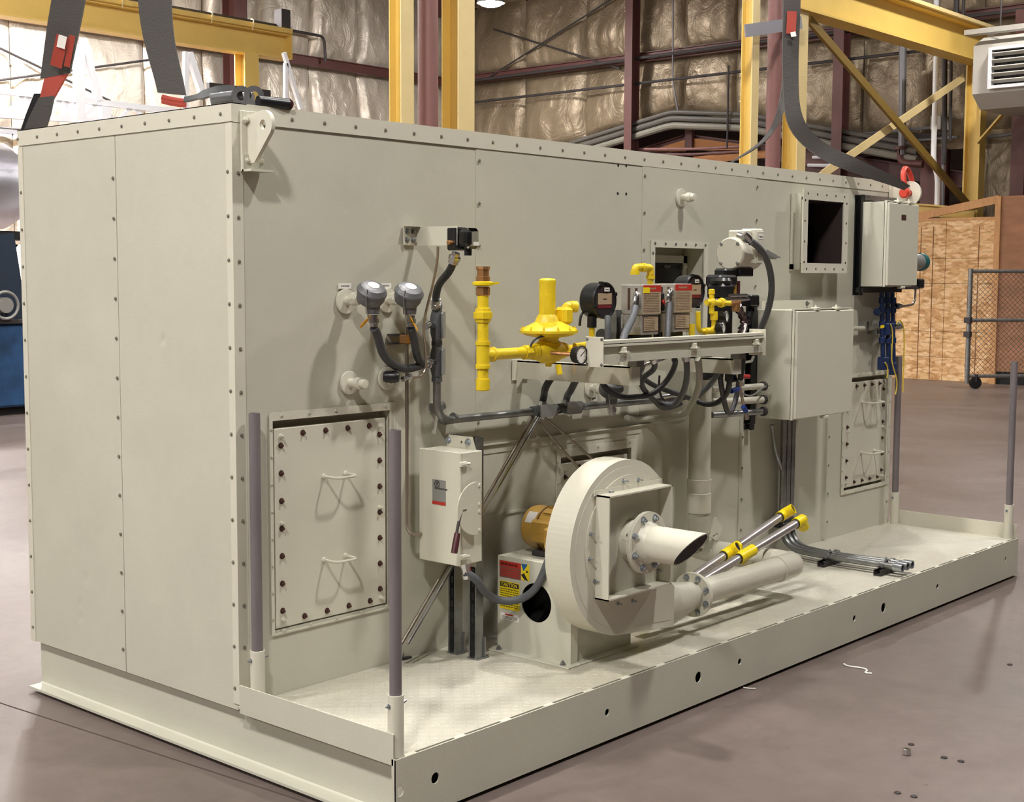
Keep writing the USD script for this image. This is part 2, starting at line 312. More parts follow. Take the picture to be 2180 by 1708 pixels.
def quilt_wall(thing, o, ex, n_in, spans, seed, qm=QUILT):
    """Foil faced insulation: each strip between two seams and two girts billows into the room."""
    for k, (a, b, z0, z1) in enumerate(spans):
        za, zb = z0 if isinstance(z0, tuple) else (z0, z0); z0 = min(za, zb); L, H = b-a, z1-z0; s0 = seed+k
        def disp(s, tt, L=L, H=H, s0=s0):
            p = np.stack([s*L*1.4+s0*3.1, tt*H*.8, np.full_like(s, s0*.7)], -1)
            edge = np.clip(np.minimum(s, 1-s)*9, 0, 1)**.7*np.clip(np.minimum(tt, 1-tt)*10, 0, 1)**.6
            fold = np.abs(meshkit.fbm(np.stack([s*L*5+s0*5.3, tt*H*1.6+s*2.0, np.full_like(s, s0*.3)], -1), 3, s0)-.5)
            return edge*(.05+.15*np.sin(math.pi*np.clip(tt, 0, 1)**.75)+.2*(meshkit.fbm(p, 3, s0)-.5)+.10*fold)
        oo = o+ex*(a+.006)+Z1*z0
        eu = ex*(L-.012)
        m = grid(oo, eu, Z1*H, 22, 30, disp) if np.cross(ex, Z1) @ n_in > 0 else grid(oo+eu, -eu, Z1*H, 22, 30, disp)
        if za != zb:
            w = np.clip(((m.vertices-o) @ ex - a)/L, 0, 1); low = za+(zb-za)*w; m.vertices[:, 2] = low+(m.vertices[:, 2]-z0)/H*(z1-low)
        thing.part('insulation_strip', m, qm, smooth=True)
wl = Thing('wall_left', 'far hall wall lined with wrinkled silvery insulation strips, behind the crane beam', 'wall', (8, YL, 0), kind='structure')
wl.part('cladding', bx(-26, XR+.3, YL, YL+.2, FZ-.1, 9.2), GREYD, smooth=False)
GZ = [FZ, 2.15, 4.25, 6.38, 9.0]
spans = []
x = 4.6
while x < XR-.1:
    for z0, z1 in zip(GZ[:-1], GZ[1:]): spans.append((x, min(x+1.45, XR), z0, z1))
    x += 1.45
quilt_wall(wl, V(0, YL, 0), X1, V(0, -1, 0), spans, 1)
wl.part('plain_lining', bx(-26, 4.6, YL-.1, YL, FZ, 9.0), QUILT, smooth=False)
wr = Thing('wall_right', 'end wall lined with tan foil insulation strips above a gabled opening', 'wall', (XR, 8, 0), kind='structure')
GAB = (13.2, 5.2)
def gable_z(y): return max(2.6, 5.2 - (y-13.2)*.178) if y > 13.2 else max(4.05, 5.2-(13.2-y)*.205)
wr.part('cladding', prism([(-26, FZ), (6.55, FZ), (6.55, 4.05), (7.6, 4.05), (13.2, 5.2), (20.5, 3.9), (20.5, 10.2), (2, 12.1), (-26, 12.1)], (XR, 0, 0), Y1, Z1, .2), GREYD, smooth=False)
spans = []; y = 20.45; seams = [20.45, 19.4, 17.75, 15.9, 14.5, 13.2, 11.9, 10.6, 9.0, 7.5, 6.6]
for a, b in zip(seams[1:], seams[:-1]):
    spans += [(a, b, (gable_z(a)-.06, gable_z(b)-.06), 6.36), (a, b, 6.36, 8.1), (a, b, 8.1, 9.8)]
for a, b in ((5.1, 6.6), (3.6, 5.1), (2.1, 3.6), (.6, 2.1)):
    spans += [(a, b, FZ, 2.2), (a, b, 2.2, 4.3), (a, b, 4.3, 6.36), (a, b, 6.36, 8.1), (a, b, 8.1, 10.5)]
quilt_wall(wr, V(XR, 0, 0), Y1, V(-1, 0, 0), spans, 60, QUILT2)
wr.part('plain_lining', bx(XR-.1, XR, -26, .6, FZ, 9.0), QUILT2, smooth=False)
for nm, lb, m in (('wall_front', 'hall wall behind the camera, facing the long side', bx(-26, XR, -26.2, -26, FZ, 12.4)), ('wall_near', 'hall wall behind the camera, facing the end of the enclosure', bx(-26.2, -26, -26, YL, FZ, 12.4))):
    q = Thing(nm, lb, 'wall', m.bounds.mean(0)*[1, 1, 0], kind='structure'); q.part('lining', m, ROOFM, smooth=False)
ce = Thing('ceiling', 'dim pitched roof lining of the hall above the lamps', 'ceiling', (4, 2, 11), kind='structure')
ce.part('roof_slope', prism([(YL+.3, 8.3), (2, 12.0), (2, 12.2), (YL+.3, 8.5)], (-26.2, 0, 0), Y1, Z1, XR+.4+26.2), ROOFM, smooth=False)
ce.part('roof_slope', prism([(-26.2, 12.0), (2, 12.0), (2, 12.2), (-26.2, 12.2)], (-26.2, 0, 0), Y1, Z1, XR+.4+26.2), ROOFM, smooth=False)
ce.part('lean_to_roof', bx(XR+.2, 27, 5, 21, 5.6, 5.7), ROOFM, smooth=False)

# girts and frames of the walls
def girt(name, label, p0, p1, h=.2, w=.09, m=OXIDE):
    q = Thing(name, label, 'girt', (np.asarray(p0)+p1)/2); q.part('web', ibeam(p0, p1, h, w, .02, .02), m, smooth=False); return q
girt('wall_girt', 'red-brown steel girt running along the left wall above the tank', V(-14, YL-.26, 6.38), V(XR-.3, YL-.26, 6.38), .22, .1)
girt('wall_girt', 'pale steel girt low on the left wall, behind the white truss', V(-14, YL-.26, 4.25), V(XR-.3, YL-.26, 4.25), .12, .06, GREYS)
girt('wall_girt', 'red-brown steel girt crossing the end wall behind the wind posts', V(XR-.26, 3.0, 6.36), V(XR-.26, YL-.3, 6.36), .2, .12)
for (ya, za, yb, zb, nm) in ((20.3, 8.2, 2, 11.6, 'rafter_frame'),):
    q = Thing('roof_rafter', 'dark steel rafter along the top of the end wall', 'rafter', (XR-.4, 11, 9)); q.part('web', ibeam(V(XR-.4, ya, za), V(XR-.4, yb, zb), .55, .2, .02, .02), OXIDE, smooth=False)
# wind posts on the end wall, and posts on the left wall
for u, w, lab in ((1345, .2, 'red-brown wind post of the end wall, just past the gable peak'), (1790, .22, 'red-brown wind post between the crane columns and the unit heater')):
    p = at_x(u, 200, XR-.55); q = Thing('wind_post', lab, 'post', (p[0], p[1], FZ)); q.part('shaft', ibeam(V(p[0], p[1], FZ), V(p[0], p[1], 8.0 if u < 1500 else 9.6), .28, w, .02, .02, (1, 0, 0)), OXIDE, smooth=False)
p = at_y(500, 60, YL-.45); q = Thing('wall_column', 'dark red-brown column of the left wall at the crane beam end', 'column', (p[0], p[1], FZ), kind='thing')
q.part('shaft', ibeam(V(p[0], p[1], FZ), V(p[0], p[1], 8.4), .4, .35, .02, .02, (0, 1, 0)), OXIDE, smooth=False)
p = at_x(2172, 300, XR-.5); q = Thing('wind_post', 'pinkish wind post at the right-hand edge below the unit heater', 'post', (p[0], p[1], FZ)); q.part('shaft', ibeam(V(p[0], p[1], FZ), V(p[0], p[1], 6.3), .2, .25, .02, .02, (1, 0, 0)), OXIDE, smooth=False)
# pipes and rods along the walls
def run(name, label, category, pts, r, m, R=0, n=8, extra=None, group=None):
    pts = [np.asarray(p, float) for p in pts]; q = Thing(name, label, category, pts[0], group); q.part('run', tube(fillet(pts, R) if R else pts, r, n), m); return q
E1 = lambda u, v: at_x(u, v, XR-.45)
W1 = lambda u, v: at_y(u, v, YL-.45)
run('sprinkler_pipe', 'dark sprinkler pipe running along the end wall just above the girt', 'pipe', [E1(1000, 173), E1(1600, 91), E1(2180, 20)], .035, GREYD)
run('sprinkler_pipe', 'thin pipe running along the end wall below the girt', 'pipe', [E1(1000, 219), E1(1640, 145), E1(1990, 105)], .03, GREYD)
for k, (u0, v0, u1, v1, lab) in enumerate(((1040, 165, 1330, -20, 'dark cross rod rising to the right on the end wall beside the lit lamp'), (1050, 62, 1320, 146, 'dark cross rod falling to the right on the end wall beside the lit lamp'))):
    run('brace_rod', lab, 'rod', [at_x(u0, v0, XR-.3), at_x(u1, v1, XR-.3)], .02, GREYD)
run('brace_rod', 'thin dark rod falling across the bright left wall behind the slings', 'rod', [at_y(-10, 98, YL-.3), at_y(235, 215, YL-.3)], .022, GREYD)
run('brace_rod', 'thin dark rod rising across the bright left wall behind the slings', 'rod', [at_y(-10, 172, YL-.3), at_y(330, 126, YL-.3)], .022, GREYD)
run('air_pipe', 'dark pipe with a dropped end on the left wall above the girt', 'pipe', [W1(436, 30), W1(690, 78), W1(693, 132)], .032, GREYD, .15)
run('hanging_wire', 'twisted pale wire hanging down the end wall to the gable peak', 'wire', [E1(1433, -20), E1(1432, 170), E1(1443, 235)], .018, GREYS)
run('hanging_rod', 'thin rod hanging between the wind post and the yellow crane column', 'rod', [at_x(1551, 140, XR-.6), at_x(1548, 315, XR-.6)], .02, GREYD)
for k, (u, v0, v1, r, m, lab) in enumerate(((1922, 98, 330, .07, GREYS, 'thick grey downpipe on the end wall behind the crane brace'), (1994, -20, 110, .05, WHITES, 'short bright white pipe above the sloping crane beam'), (2012, 110, 350, .045, GREYD, 'dark vertical conduit right of the white pipe'),
     (2025, 125, 300, .03, GREYD, 'thin dark vertical conduit left of the unit heater'), (2037, -10, 45, .05, GREYD, 'short dark conduit above the end of the crane beam'), (2052, -10, 50, .03, GREYD, 'thin dark conduit above the unit heater'), (2008, 290, 880, .03, GREYS, 'thin grey conduit below the junction box on the end wall'))):
    run('vertical_conduit', lab, 'conduit', [at_x(u, v0, XR-.55), at_x(u-2, v1, XR-.55)], r, m, n=10)
run('white_pipe', 'bright white vertical pipe with a bent foot at the right of the enclosure', 'pipe', [at_x(1993, 120, XR-.9), at_x(1987, 345, XR-.9), at_x(1996, 375, XR-.9), at_x(1996, 400, XR-.9), at_x(1996, 400, XR-.9)*[1, 1, 0]+[0, 0, FZ]], .05, mat('gloss_white', (250, 250, 250), .3), .3, 12)
q = Thing('panel_box', 'grey wall box on the conduit below the sloping crane beam', 'box', at_x(1993, 262, XR-.5)); a, b = at_x(1981, 247, XR-.5), at_x(2003, 275, XR-.5)
q.part('body', bx(XR-.5, XR-.02, b[1], a[1], b[2], a[2], .01), HEATG)
q = Thing('pipe_cluster', 'rusty flanged valve hanging from the thick grey downpipe', 'valve', at_x(1918, 315, XR-.55)); a = at_x(1918, 312, XR-.55)
q.part('flange', lathe(a, -Z1, [(0, .12), (.06, .12)], 16), OXIDE); q.part('elbow', tube(fillet([a-Z1*.05, a-Z1*.3, a-Z1*.35-Y1*.45], .15), .07, 10), OXIDE)

# gabled opening in the end wall: insulated pipes along its edge, rafters, plywood and darkness beyond
for dz, r, m, lab in ((.03, .05, SLEEVE, 'upper lagged pipe following the gable edge'), (-.10, .065, SLEEVE, 'middle lagged pipe with crinkled foil following the gable edge'), (-.25, .075, mat('pale_lagging', (126, 122, 110), .55, bump=.8, bscale=25), 'lowest pale wire-bound pipe following the gable edge')):
    run('lagged_pipe', lab, 'pipe', [V(XR-.5, 19.95, 3.86+dz), V(XR-.5, 13.2, 5.06+dz), V(XR-.5, 11.4, 4.88+dz), V(XR-.5, 7.6, 4.04+dz)], r, m, .18, 10)
q = Thing('gable_rafter', 'dark red rafters under the gabled opening', 'rafter', (XR+.1, 13.2, 4.4))
for a, b in ((V(XR+.15, 19.9, 3.2), V(XR+.15, 13.25, 4.52)), (V(XR+.15, 13.15, 4.52), V(XR+.15, 6.8, 3.4))): q.part('rafter_arm', ibeam(a, b, .30, .16, .02, .03), OXIDE, smooth=False)
k1, k2 = at_x(1461, 262, XR), at_x(1475, 318, XR); q.part('king_post', bx(XR-.05, XR+.05, k2[1], k1[1], k2[2], k1[2]), OXIDE, smooth=False)
q = Thing('gable_plywood', 'orange plywood sheets closing the gable below the rafters', 'plywood', (XR+.12, 13, 3.6)); px = lambda *uv: [tuple(at_x(u, v, XR+.04)[1:]) for u, v in uv]
for pts in (px((1392, 318), (1460, 297), (1460, 322), (1392, 322)), px((1475, 294), (1610, 311), (1610, 320), (1475, 320)), px((1475, 334), (1650, 318), (1650, 334), (1475, 350))): q.part('panel', prism(pts, (XR+.04, 0, 0), Y1, Z1, .02), PLYO, smooth=False)
q = Thing('lean_to', 'dark lean-to space behind the gabled opening', 'room', (25, 13, 0), kind='structure')
q.part('back_lining', bx(26.5, 26.7, 5.5, 21, FZ, 5.6), mat('lean_to_lining', (72, 56, 50), .7), smooth=False); q.part('roof_lining', bx(XR+.2, 26.7, 5.5, 21, 5.4, 5.6), GREYD, smooth=False); q.part('side_lining', bx(XR+.2, 26.7, 5.4, 5.5, FZ, 5.6), GREYD, smooth=False); q.part('side_lining', bx(XR+.2, 26.7, 20.6, 20.7, FZ, 5.6), GREYD, smooth=False)
for k, (u0, v0, u1, v1, r, m, lab) in enumerate(((1350, 318, 1600, 311, .03, OXIDEP, 'upper pink pipe crossing the plywood gable'), (1360, 330, 1600, 322, .035, OXIDE, 'red pipe crossing under the plywood gable'), (1700, 292, 2000, 270, .03, GREYS, 'grey cable run behind the crane column'), (1740, 300, 2010, 284, .035, GREYD, 'dark cable run behind the crane column'), (1720, 310, 2040, 292, .025, GREYS, 'lowest thin cable run behind the crane column'), (1720, 280, 1990, 292, .03, GREYD, 'sagging dark cable run below the insulation'),
     (1730, 335, 1790, 328, .03, WHITES, 'short white pipe low behind the crane column'), (1720, 352, 1800, 347, .035, WHITES, 'lowest white pipe behind the crane column'), (2085, 292, 2180, 280, .03, GREYS, 'grey pipe on the end wall under the unit heater'))):
    run('cable_run', lab, 'cable', [at_x(u0, v0, XR-.35), at_x((u0+u1)/2, (v0+v1)/2+3, XR-.35), at_x(u1, v1, XR-.35)], r, m)
q = Thing('mezzanine_beam', 'dark red beam over the dark doorway behind the far lifting lug', 'beam', at_x(1880, 350, XR+.3), kind='thing'); q.part('web', ibeam(at_x(1700, 372, XR+.3), at_x(2010, 345, XR+.3), .5, .2, .02, .03), OXIDE, smooth=False)
q = Thing('door_post', 'dark red post standing in the dark doorway at the far lug', 'post', at_x(1985, 420, XR-.1)*[1, 1, 0]+[0, 0, FZ]); p = at_x(1985, 400, XR-.1); q.part('shaft', bx(p[0], p[0]+.2, p[1]-.25, p[1]+.25, FZ, 4.0), OXIDE, smooth=False)

# ------------------------------------------------------------------ crane runways: yellow columns, beams, braces
def crane_bent(x1, xp, x2, top, tag1, tag2, tag3):
    for x, lab, w in ((x1, tag1, .18), (x2, tag3, .25)):
        b = V(x, 6.4, FZ); q = Thing('crane_column', lab, 'column', b, kind='thing'); e = w/2
        q.part('web', bx(x-.008, x+.008, 6.4-e+.014, 6.4+e-.014, FZ+.03, top), CRANEY, smooth=False)
        q.part('front_flange', bx(x-e, x+e, 6.4-e, 6.4-e+.014, FZ+.03, top), CRANEC, smooth=False, label='pale cream front flange'); q.part('rear_flange', bx(x-e, x+e, 6.4+e-.014, 6.4+e, FZ+.03, top), CRANEY, smooth=False)
        q.part('base_plate', bx(x-e-.06, x+e+.06, 6.4-e-.06, 6.4+e+.06, FZ, FZ+.03), CRANEY, smooth=False)
    b = V(xp, 6.4, FZ); q = Thing('pipe_column', tag2, 'column', b, kind='thing'); q.part('shaft', cyl(b+Z1*.03, V(xp, 6.4, 10.9), .107, 24), OXIDEP)
    q.part('base_plate', bx(xp-.15, xp+.15, 6.25, 6.55, FZ, FZ+.03), OXIDEP, smooth=False)
crane_bent(6.99, 7.375, 7.83, 9.2, 'yellow crane column left of the round red one, near the lit lamp', 'round pink-brown roof column between two yellow columns, middle of the hall', 'wide cream and yellow crane column right of the round red one, under the lamp')
crane_bent(13.67, 14.32, 14.9, 5.39, 'yellow crane column with a grey strap, left of the far round column', 'round pink-brown roof column behind the right-hand slings', 'cream yellow crane column carrying the sloping beam at the right')
q = Thing('column_tie', 'grey steel strap tying the far yellow column pair together', 'strap', at_y(1640, 60, 6.2)); a, b = at_y(1586, 66, 6.18), at_y(1706, 48, 6.18); q.part('plate', bar(a, b, .02, .17), mat('tie_grey', (140, 138, 146), .5), smooth=False)
q = Thing('crane_beam', 'yellow crane runway beam descending to the unit heater at the right', 'beam', (18, 6.4, 5.4), kind='thing')
q.part('girder', ibeam(V(14.7, 6.4, 5.7), V(21.6, 6.4, 5.7), .6, .36, .03, .03), CRANEY, smooth=False)
q.part('cap_channel', bx(14.7, 21.6, 6.15, 6.65, 6.0, 6.06), CRANEC, smooth=False); q.part('rail', bx(14.7, 21.6, 6.37, 6.43, 6.06, 6.14), GREYD, smooth=False)
q = Thing('crane_beam', 'long yellow crane runway beam ending above the left side of the enclosure', 'beam', (5, 15.5, 5.4), kind='thing')
q.part('girder', ibeam(V(-12, 15.5, 5.6), V(12.9, 15.5, 5.6), .44, .3, .03, .03), CRANEY, smooth=False); q.part('cap_channel', bx(-12, 12.9, 15.28, 15.72, 5.82, 5.9), CRANEY, smooth=False)
q.part('end_stop', bx(12.75, 12.95, 15.4, 15.6, 5.9, 6.25), GREYD, smooth=False); q.part('power_rail', bx(-12, 12.9, 15.55, 15.62, 5.95, 6.0), GREYD, smooth=False)
for k in range(9): q.part('rail_clip', tube(fillet([V(5.2+k*.85, 15.26, 5.76), V(5.2+k*.85, 15.22, 5.93), V(5.2+k*.85, 15.3, 5.95)], .03), .012, 6), CRANEC)
q.part('end_plate', bx(12.9, 12.93, 15.33, 15.67, 5.38, 5.82), CRANEY, smooth=False)
b = V(12.05, 15.5, FZ); q = Thing('crane_column', 'short yellow crane column under the end of the left runway beam', 'column', b, kind='thing'); q.part('shaft', ibeam(b, V(12.05, 15.5, 5.38), .3, .3, .025, .03, (0, 1, 0)), CRANEY, smooth=False)
q.part('cross_strut', bar(V(11.2, 15.45, 4.75), V(12.5, 15.45, 4.75), .08, .12), GREYD, smooth=False); q.part('base_plate', bx(11.8, 12.3, 15.25, 15.75, FZ, FZ+.03), CRANEY, smooth=False)
for (u0, v0, u1, v1, m, lab) in ((1725, 42, 2066, 440, mat('olive_brace', (124, 98, 40), .5), 'olive brown crane brace falling from the column to the wood partition'), (2052, 165, 1750, 372, CRANEC, 'cream crane brace rising towards the unit heater')):
    a, b = at_y(u0, v0, 6.35 if v1 > 400 else 6.5), at_y(u1, v1, 6.35 if v1 > 400 else 6.5); q = Thing('crane_brace', lab, 'brace', (a+b)/2); q.part('angle_bar', cat(bar(a, b, .02, .13), bar(a+Y1*.05, b+Y1*.05, .1, .015)), m, smooth=False)
a, b = at_x(2190, 180, 21.0), at_x(2082, 305, 21.0); q = Thing('crane_brace', 'olive brace running up to the right below the unit heater', 'brace', (a+b)/2); q.part('angle_bar', bar(a, b, .03, .14, (1, 0, 0)), CRANEY, smooth=False)
p = at_x(2075, 300, 21.4); b = V(21.4, p[1], FZ); q = Thing('crane_column', 'dull yellow crane column below the unit heater', 'column', b, kind='thing'); q.part('shaft', ibeam(b, V(21.4, p[1], 5.4), .3, .26, .025, .03, (0, 1, 0)), CRANEY, smooth=False); q.part('base_plate', bx(21.15, 21.65, p[1]-.25, p[1]+.25, FZ, FZ+.03), CRANEY, smooth=False)
q = Thing('floor_beam', 'olive yellow beam lying level behind the wood partition', 'beam', at_x(1990, 447, 20.9), kind='thing'); q.part('web', ibeam(at_x(1900, 442, 21.0), at_x(2075, 456, 21.0), .22, .2, .02, .03), CRANEY, smooth=False)

# unit heater
hx = 19.0; a, b = at_x(2112, 107, hx), at_x(2240, 170, hx); q = Thing('unit_heater', 'grey hanging unit heater with a louvred white-framed outlet', 'heater', (hx+.6, (a[1]+b[1])/2, a[2]))
q.part('casing', cat(prism([(hx+.12, a[2]+.12), (hx+.12, b[2]-.1), (hx+.45, b[2]-.32), (hx+1.6, b[2]-.32), (hx+1.6, a[2]+.3), (hx+.5, a[2]+.3)], (0, a[1]+.36, 0), X1, Z1, a[1]+.36-b[1]+.1)), HEATG, smooth=False)
q.part('outlet_frame', cat(bx(hx, hx+.15, b[1], a[1], a[2], a[2]+.05), bx(hx, hx+.15, b[1], a[1], b[2]-.05, b[2]), bx(hx, hx+.15, a[1], a[1]+.06, b[2]-.05, a[2]+.05), bx(hx, hx+.15, b[1]-.06, b[1], b[2]-.05, a[2]+.05)), WHITES, smooth=False)
q.part('cavity', bx(hx+.11, hx+.13, b[1], a[1], b[2], a[2]), DARK, smooth=False)
for k in range(5):
    z = a[2]-(a[2]-b[2])*(k+.6)/5.2; q.part('louvre', bar(V(hx+.04, b[1], z), V(hx+.04, a[1], z), .09, .018, (.5, 0, 1)), HEATG, smooth=False)
q.part('hanger_beam', bx(hx+.05, hx+.25, b[1]-.5, a[1]+.5, a[2]+.3, a[2]+.38), HEATG, smooth=False)
for yy in (a[1], b[1]): q.part('hanger_rod', cyl(V(hx+.3, yy, a[2]+.3), V(hx+.3, yy, 10), .015, 8), GREYD)

# lamps: one built, the rest are copies
protos = {}
for k, (x, y, z) in enumerate(LAMP_SPOTS):
    vis = (k == 4); lens = LENS2 if k in WALL_LAMPS else LENS
    lab = 'bright high bay lamp with a glowing round lens above the cream column' if vis else 'high bay lamp hanging from the roof outside the picture'
    grp = None if vis else 'lamps out of view'; B = V(x, y, z)
    if (k in WALL_LAMPS) not in protos:
        l0 = protos[k in WALL_LAMPS] = Thing('high_bay_lamp', lab, 'lamp', B, grp)
        l0.part('reflector', lathe(B, Z1, [(0, .27), (.0, .29), (.12, .27), (.28, .15), (.34, .1), (.34, .095), (.27, .14), (.11, .255), (.01, .275), (0, .27)], 28), CASTL)
        l0.part('ballast', lathe(B+Z1*.33, Z1, [(0, .11), (.02, .13), (.28, .13), (.3, .08)], 20), CAST); l0.part('stem', cyl(B+Z1*.62, B+Z1*1.4, .012, 8), GREYD)
        l0.part('lens', lathe(B-Z1*.05, Z1, [(-.035, .03), (-.02, .12), (.0, .19), (.03, .235), (.06, .262)], 24), lens)
    else: copy_of(protos[k in WALL_LAMPS], 'high_bay_lamp', (x, y, z), lab, 'lamp', grp)

# ------------------------------------------------------------------ left background: white truss, braces, tank, blue machine
def truss_y(y): return lambda u, v: at_y(u, v, y)
T1 = truss_y(13.0); q = Thing('white_truss', 'white steel lattice truss behind the slings at the left', 'truss', T1(150, 240))
ta, tb, ba, bb = T1(-30, 190), T1(420, 243), T1(-30, 243), T1(420, 270)
q.part('top_chord', bar(ta, tb, .08, .08), WHITES, smooth=False); q.part('bottom_chord', bar(ba, bb, .08, .08), WHITES, smooth=False)
for k in range(6):
    s0, s1 = k/6, (k+1)/6; mid = (s0+s1)/2
    q.part('lacing_bar', bar(ta+(tb-ta)*s0, ba+(bb-ba)*mid, .045, .045), WHITES, smooth=False); q.part('lacing_bar', bar(ba+(bb-ba)*mid, ta+(tb-ta)*s1, .045, .045), WHITES, smooth=False)
for k, (pts, w, lab) in enumerate((([(168, 95), (168, 262)], .12, 'white upright post behind the leftmost sling'), ([(176, 85), (210, 215)], .09, 'white slanting strut behind the leftmost sling'), ([(222, 228), (222, 262)], .14, 'short white post under the truss right of the slanting strut'),
      ([(402, 112), (432, 205)], .09, 'white slanting strut right of the second sling'), ([(395, 110), (395, 215)], .07, 'white upright post right of the second sling'), ([(608, 135), (608, 225)], .06, 'thin white upright post right of the runway beam end'), ([(604, 112), (640, 232)], .06, 'thin white slanting strut right of the runway beam end'))):
    a, b = T1(*pts[0]), T1(*pts[1]); q = Thing('white_strut', lab, 'strut', b); q.part('bar', bar(a, b, w, w), WHITES, smooth=False)
    if k in (0, 4, 5): q.part('foot', bar(b, V(b[0], b[1], FZ), w, w), WHITES, smooth=False)
q = Thing('silver_tank', 'big silver clad tank behind the left edge of the enclosure', 'tank', (4.4, 14.5, FZ)); a, b = at_y(0, 295, 13.6), at_y(0, 485, 13.6); r = (a[2]-b[2])/2; zc = (a[2]+b[2])/2
q.part('shell', lathe(V(2.0, 13.6+r, zc), X1, [(0, .1), (.12, r*.8), (.3, r), (4.75, r), (4.95, r*.8), (5.05, .1)], 40), TANK)
for xx in (3.0, 4.6, 6.2): q.part('seam_band', lathe(V(xx, 13.6+r, zc), X1, [(0, r+.004), (.05, r+.004)], 40), GALV)
for xx in (2.7, 6.0): q.part('saddle', bx(xx, xx+.2, 13.6+.2, 13.6+2*r-.2, FZ, zc-r*.6), GREYD, smooth=False)
q = Thing('blue_machine', 'blue painted machine base at the left edge, beside the enclosure', 'machine', (5.0, 12.9, FZ)); a, b = at_y(20, 690, 12.5), at_y(20, 868, 12.5)
q.part('body', bx(2.5, 6.5, 12.5, 13.5, b[2], a[2], .03), BLUEM); q.part('skirt', bx(2.6, 6.4, 12.6, 13.4, FZ, b[2]), DARK, smooth=False); q.part('top_plate', bx(2.5, 6.5, 12.45, 13.5, a[2], a[2]+.06, .01), GREYD)
c, d = at_y(-10, 500, 12.7), at_y(20, 690, 12.7); q.part('mast', bar(c, d, .3, .35), mat('dark_blue_steel', (30, 44, 60), .5), smooth=False); q.part('cross_head', bx(2.5, 6.4, 12.6, 13.1, at_y(20, 510, 12.6)[2], at_y(20, 492, 12.6)[2]), DARK, smooth=False)
c = at_y(12, 650, 12.4); q.part('hand_wheel', trimesh.util.concatenate([tube([c+.17*(X1*math.cos(w)+Z1*math.sin(w)) for w in np.linspace(0, 2*math.pi, 33)], .02, 8), cyl(c-Y1*.02, c+Y1*.3, .1, 16)]), CASTL)

# ------------------------------------------------------------------ wooden partition and mesh gate at the right
q = Thing('board_partition', 'strand board partition with nail lines, behind the mesh gate', 'partition', (20.35, 6.6, FZ)); zt = at_x(2100, 468, 20.33)[2]
def board(y0, y1, z0, z1): q.part('board', bx(20.33, 20.36, y0+.004, y1-.004, z0+.003, z1-.003), OSB, smooth=False)
ys = [at_x(u, 640, 20.33)[1] for u in (2130, 2116, 2010, 1908)]; ys = [ys[0], ys[2]+.0, ys[3], ys[3]+1.2]
zs = [FZ, at_x(2060, 763, 20.33)[2], at_x(2060, 708, 20.33)[2], at_x(2060, 604, 20.33)[2], at_x(2060, 550, 20.33)[2], zt]
for a, b in zip(ys[:-1], ys[1:]):
    for c, d in zip(zs[:-1], zs[1:]): board(a, b, c, d)
for u in (1957, 1983, 2116, 2080): yy = at_x(u, 640, 20.33)[1]; q.part('nail_line', bx(20.326, 20.331, yy-.006, yy+.006, FZ+.02, zt-.1), mat('nail_line', (120, 78, 40), .7) if 'nail_line' not in MATS else MATS['nail_line'], smooth=False)
q.part('top_plate', bx(20.34, 20.46, ys[0]-.02, ys[3], zt, zt+.05), TIMBER, smooth=False)
a, b = at_x(1900, 473, 20.5), at_x(2128, 424, 20.5); q2 = Thing('sloping_stud', 'pale pine stud sloping up along the top of the partition', 'stud', (a+b)/2); q2.part('stud', bar(a, b, .05, .14), TIMBER, smooth=False)
a = at_x(2121, 418, 20.2); q2 = Thing('plywood_wall', 'orange-brown plywood wall at the right-hand edge behind the mesh', 'plywood', (20.25, a[1]-.8, FZ))
q2.part('corner_post', bx(20.16, 20.26, a[1]-.1, a[1]+.0, FZ, a[2]), TIMBER, smooth=False); q2.part('sheet', bx(20.2, 20.24, a[1]-1.0, a[1]-.1, FZ+.22, a[2]-.0), BROWNP, smooth=False); q2.part('sheet', bx(20.2, 20.24, a[1]-2.2, a[1]-1.006, FZ+.22, a[2]-.0), BROWNP, smooth=False); q2.part('sill', bx(20.22, 20.3, a[1]-2.2, a[1]-.1, FZ, FZ+.22), DARK, smooth=False)
ga, gb = at_z(2058, 828, FZ), None; gdir = unit(V(.80, -.78, 0)); Lg = 2.3; z0, z1 = FZ+.19, at_d(2052, 572, 22.3)[2]
q = Thing('mesh_gate', 'galvanised chain mesh gate frame on casters, in front of the wood partition', 'gate', ga)
G = lambda s, z: V(*(ga+gdir*s)[:2], z)
for s in (0, Lg): q.part('upright', cyl(G(s, z0-.1), G(s, z1), .04, 12), GALV)
for z in (z0+.02, (z0+z1)/2+.05, z1-.04): q.part('rail', cyl(G(0, z), G(Lg, z), .03, 10), GALV)
wires = []; st = .085
for k in np.arange(-(z1-z0), Lg, st):
    for sg in (1, -1):
        s_a, s_b = max(k, 0), min(k+(z1-z0), Lg)
        za, zb = (z0+(s_a-k), z0+(s_b-k)) if sg > 0 else (z1-(s_a-k), z1-(s_b-k))
        if s_b > s_a: wires.append(tube([G(s_a, za), G(s_b, zb)], .0035, 3))
q.part('chain_mesh', cat(wires), GALV, kind='stuff', smooth=False)
c = V(*ga[:2], FZ)+gdir*.14; q.part('caster', cat(lathe(c+Z1*.1+V(-.02, -.02, 0), V(1, 1, 0), [(0, .09), (.004, .1), (.045, .1), (.05, .09)], 20), bx(c[0]-.03, c[0]+.03, c[1]-.04, c[1]+.04, FZ+.12, FZ+.24)), BLACK)
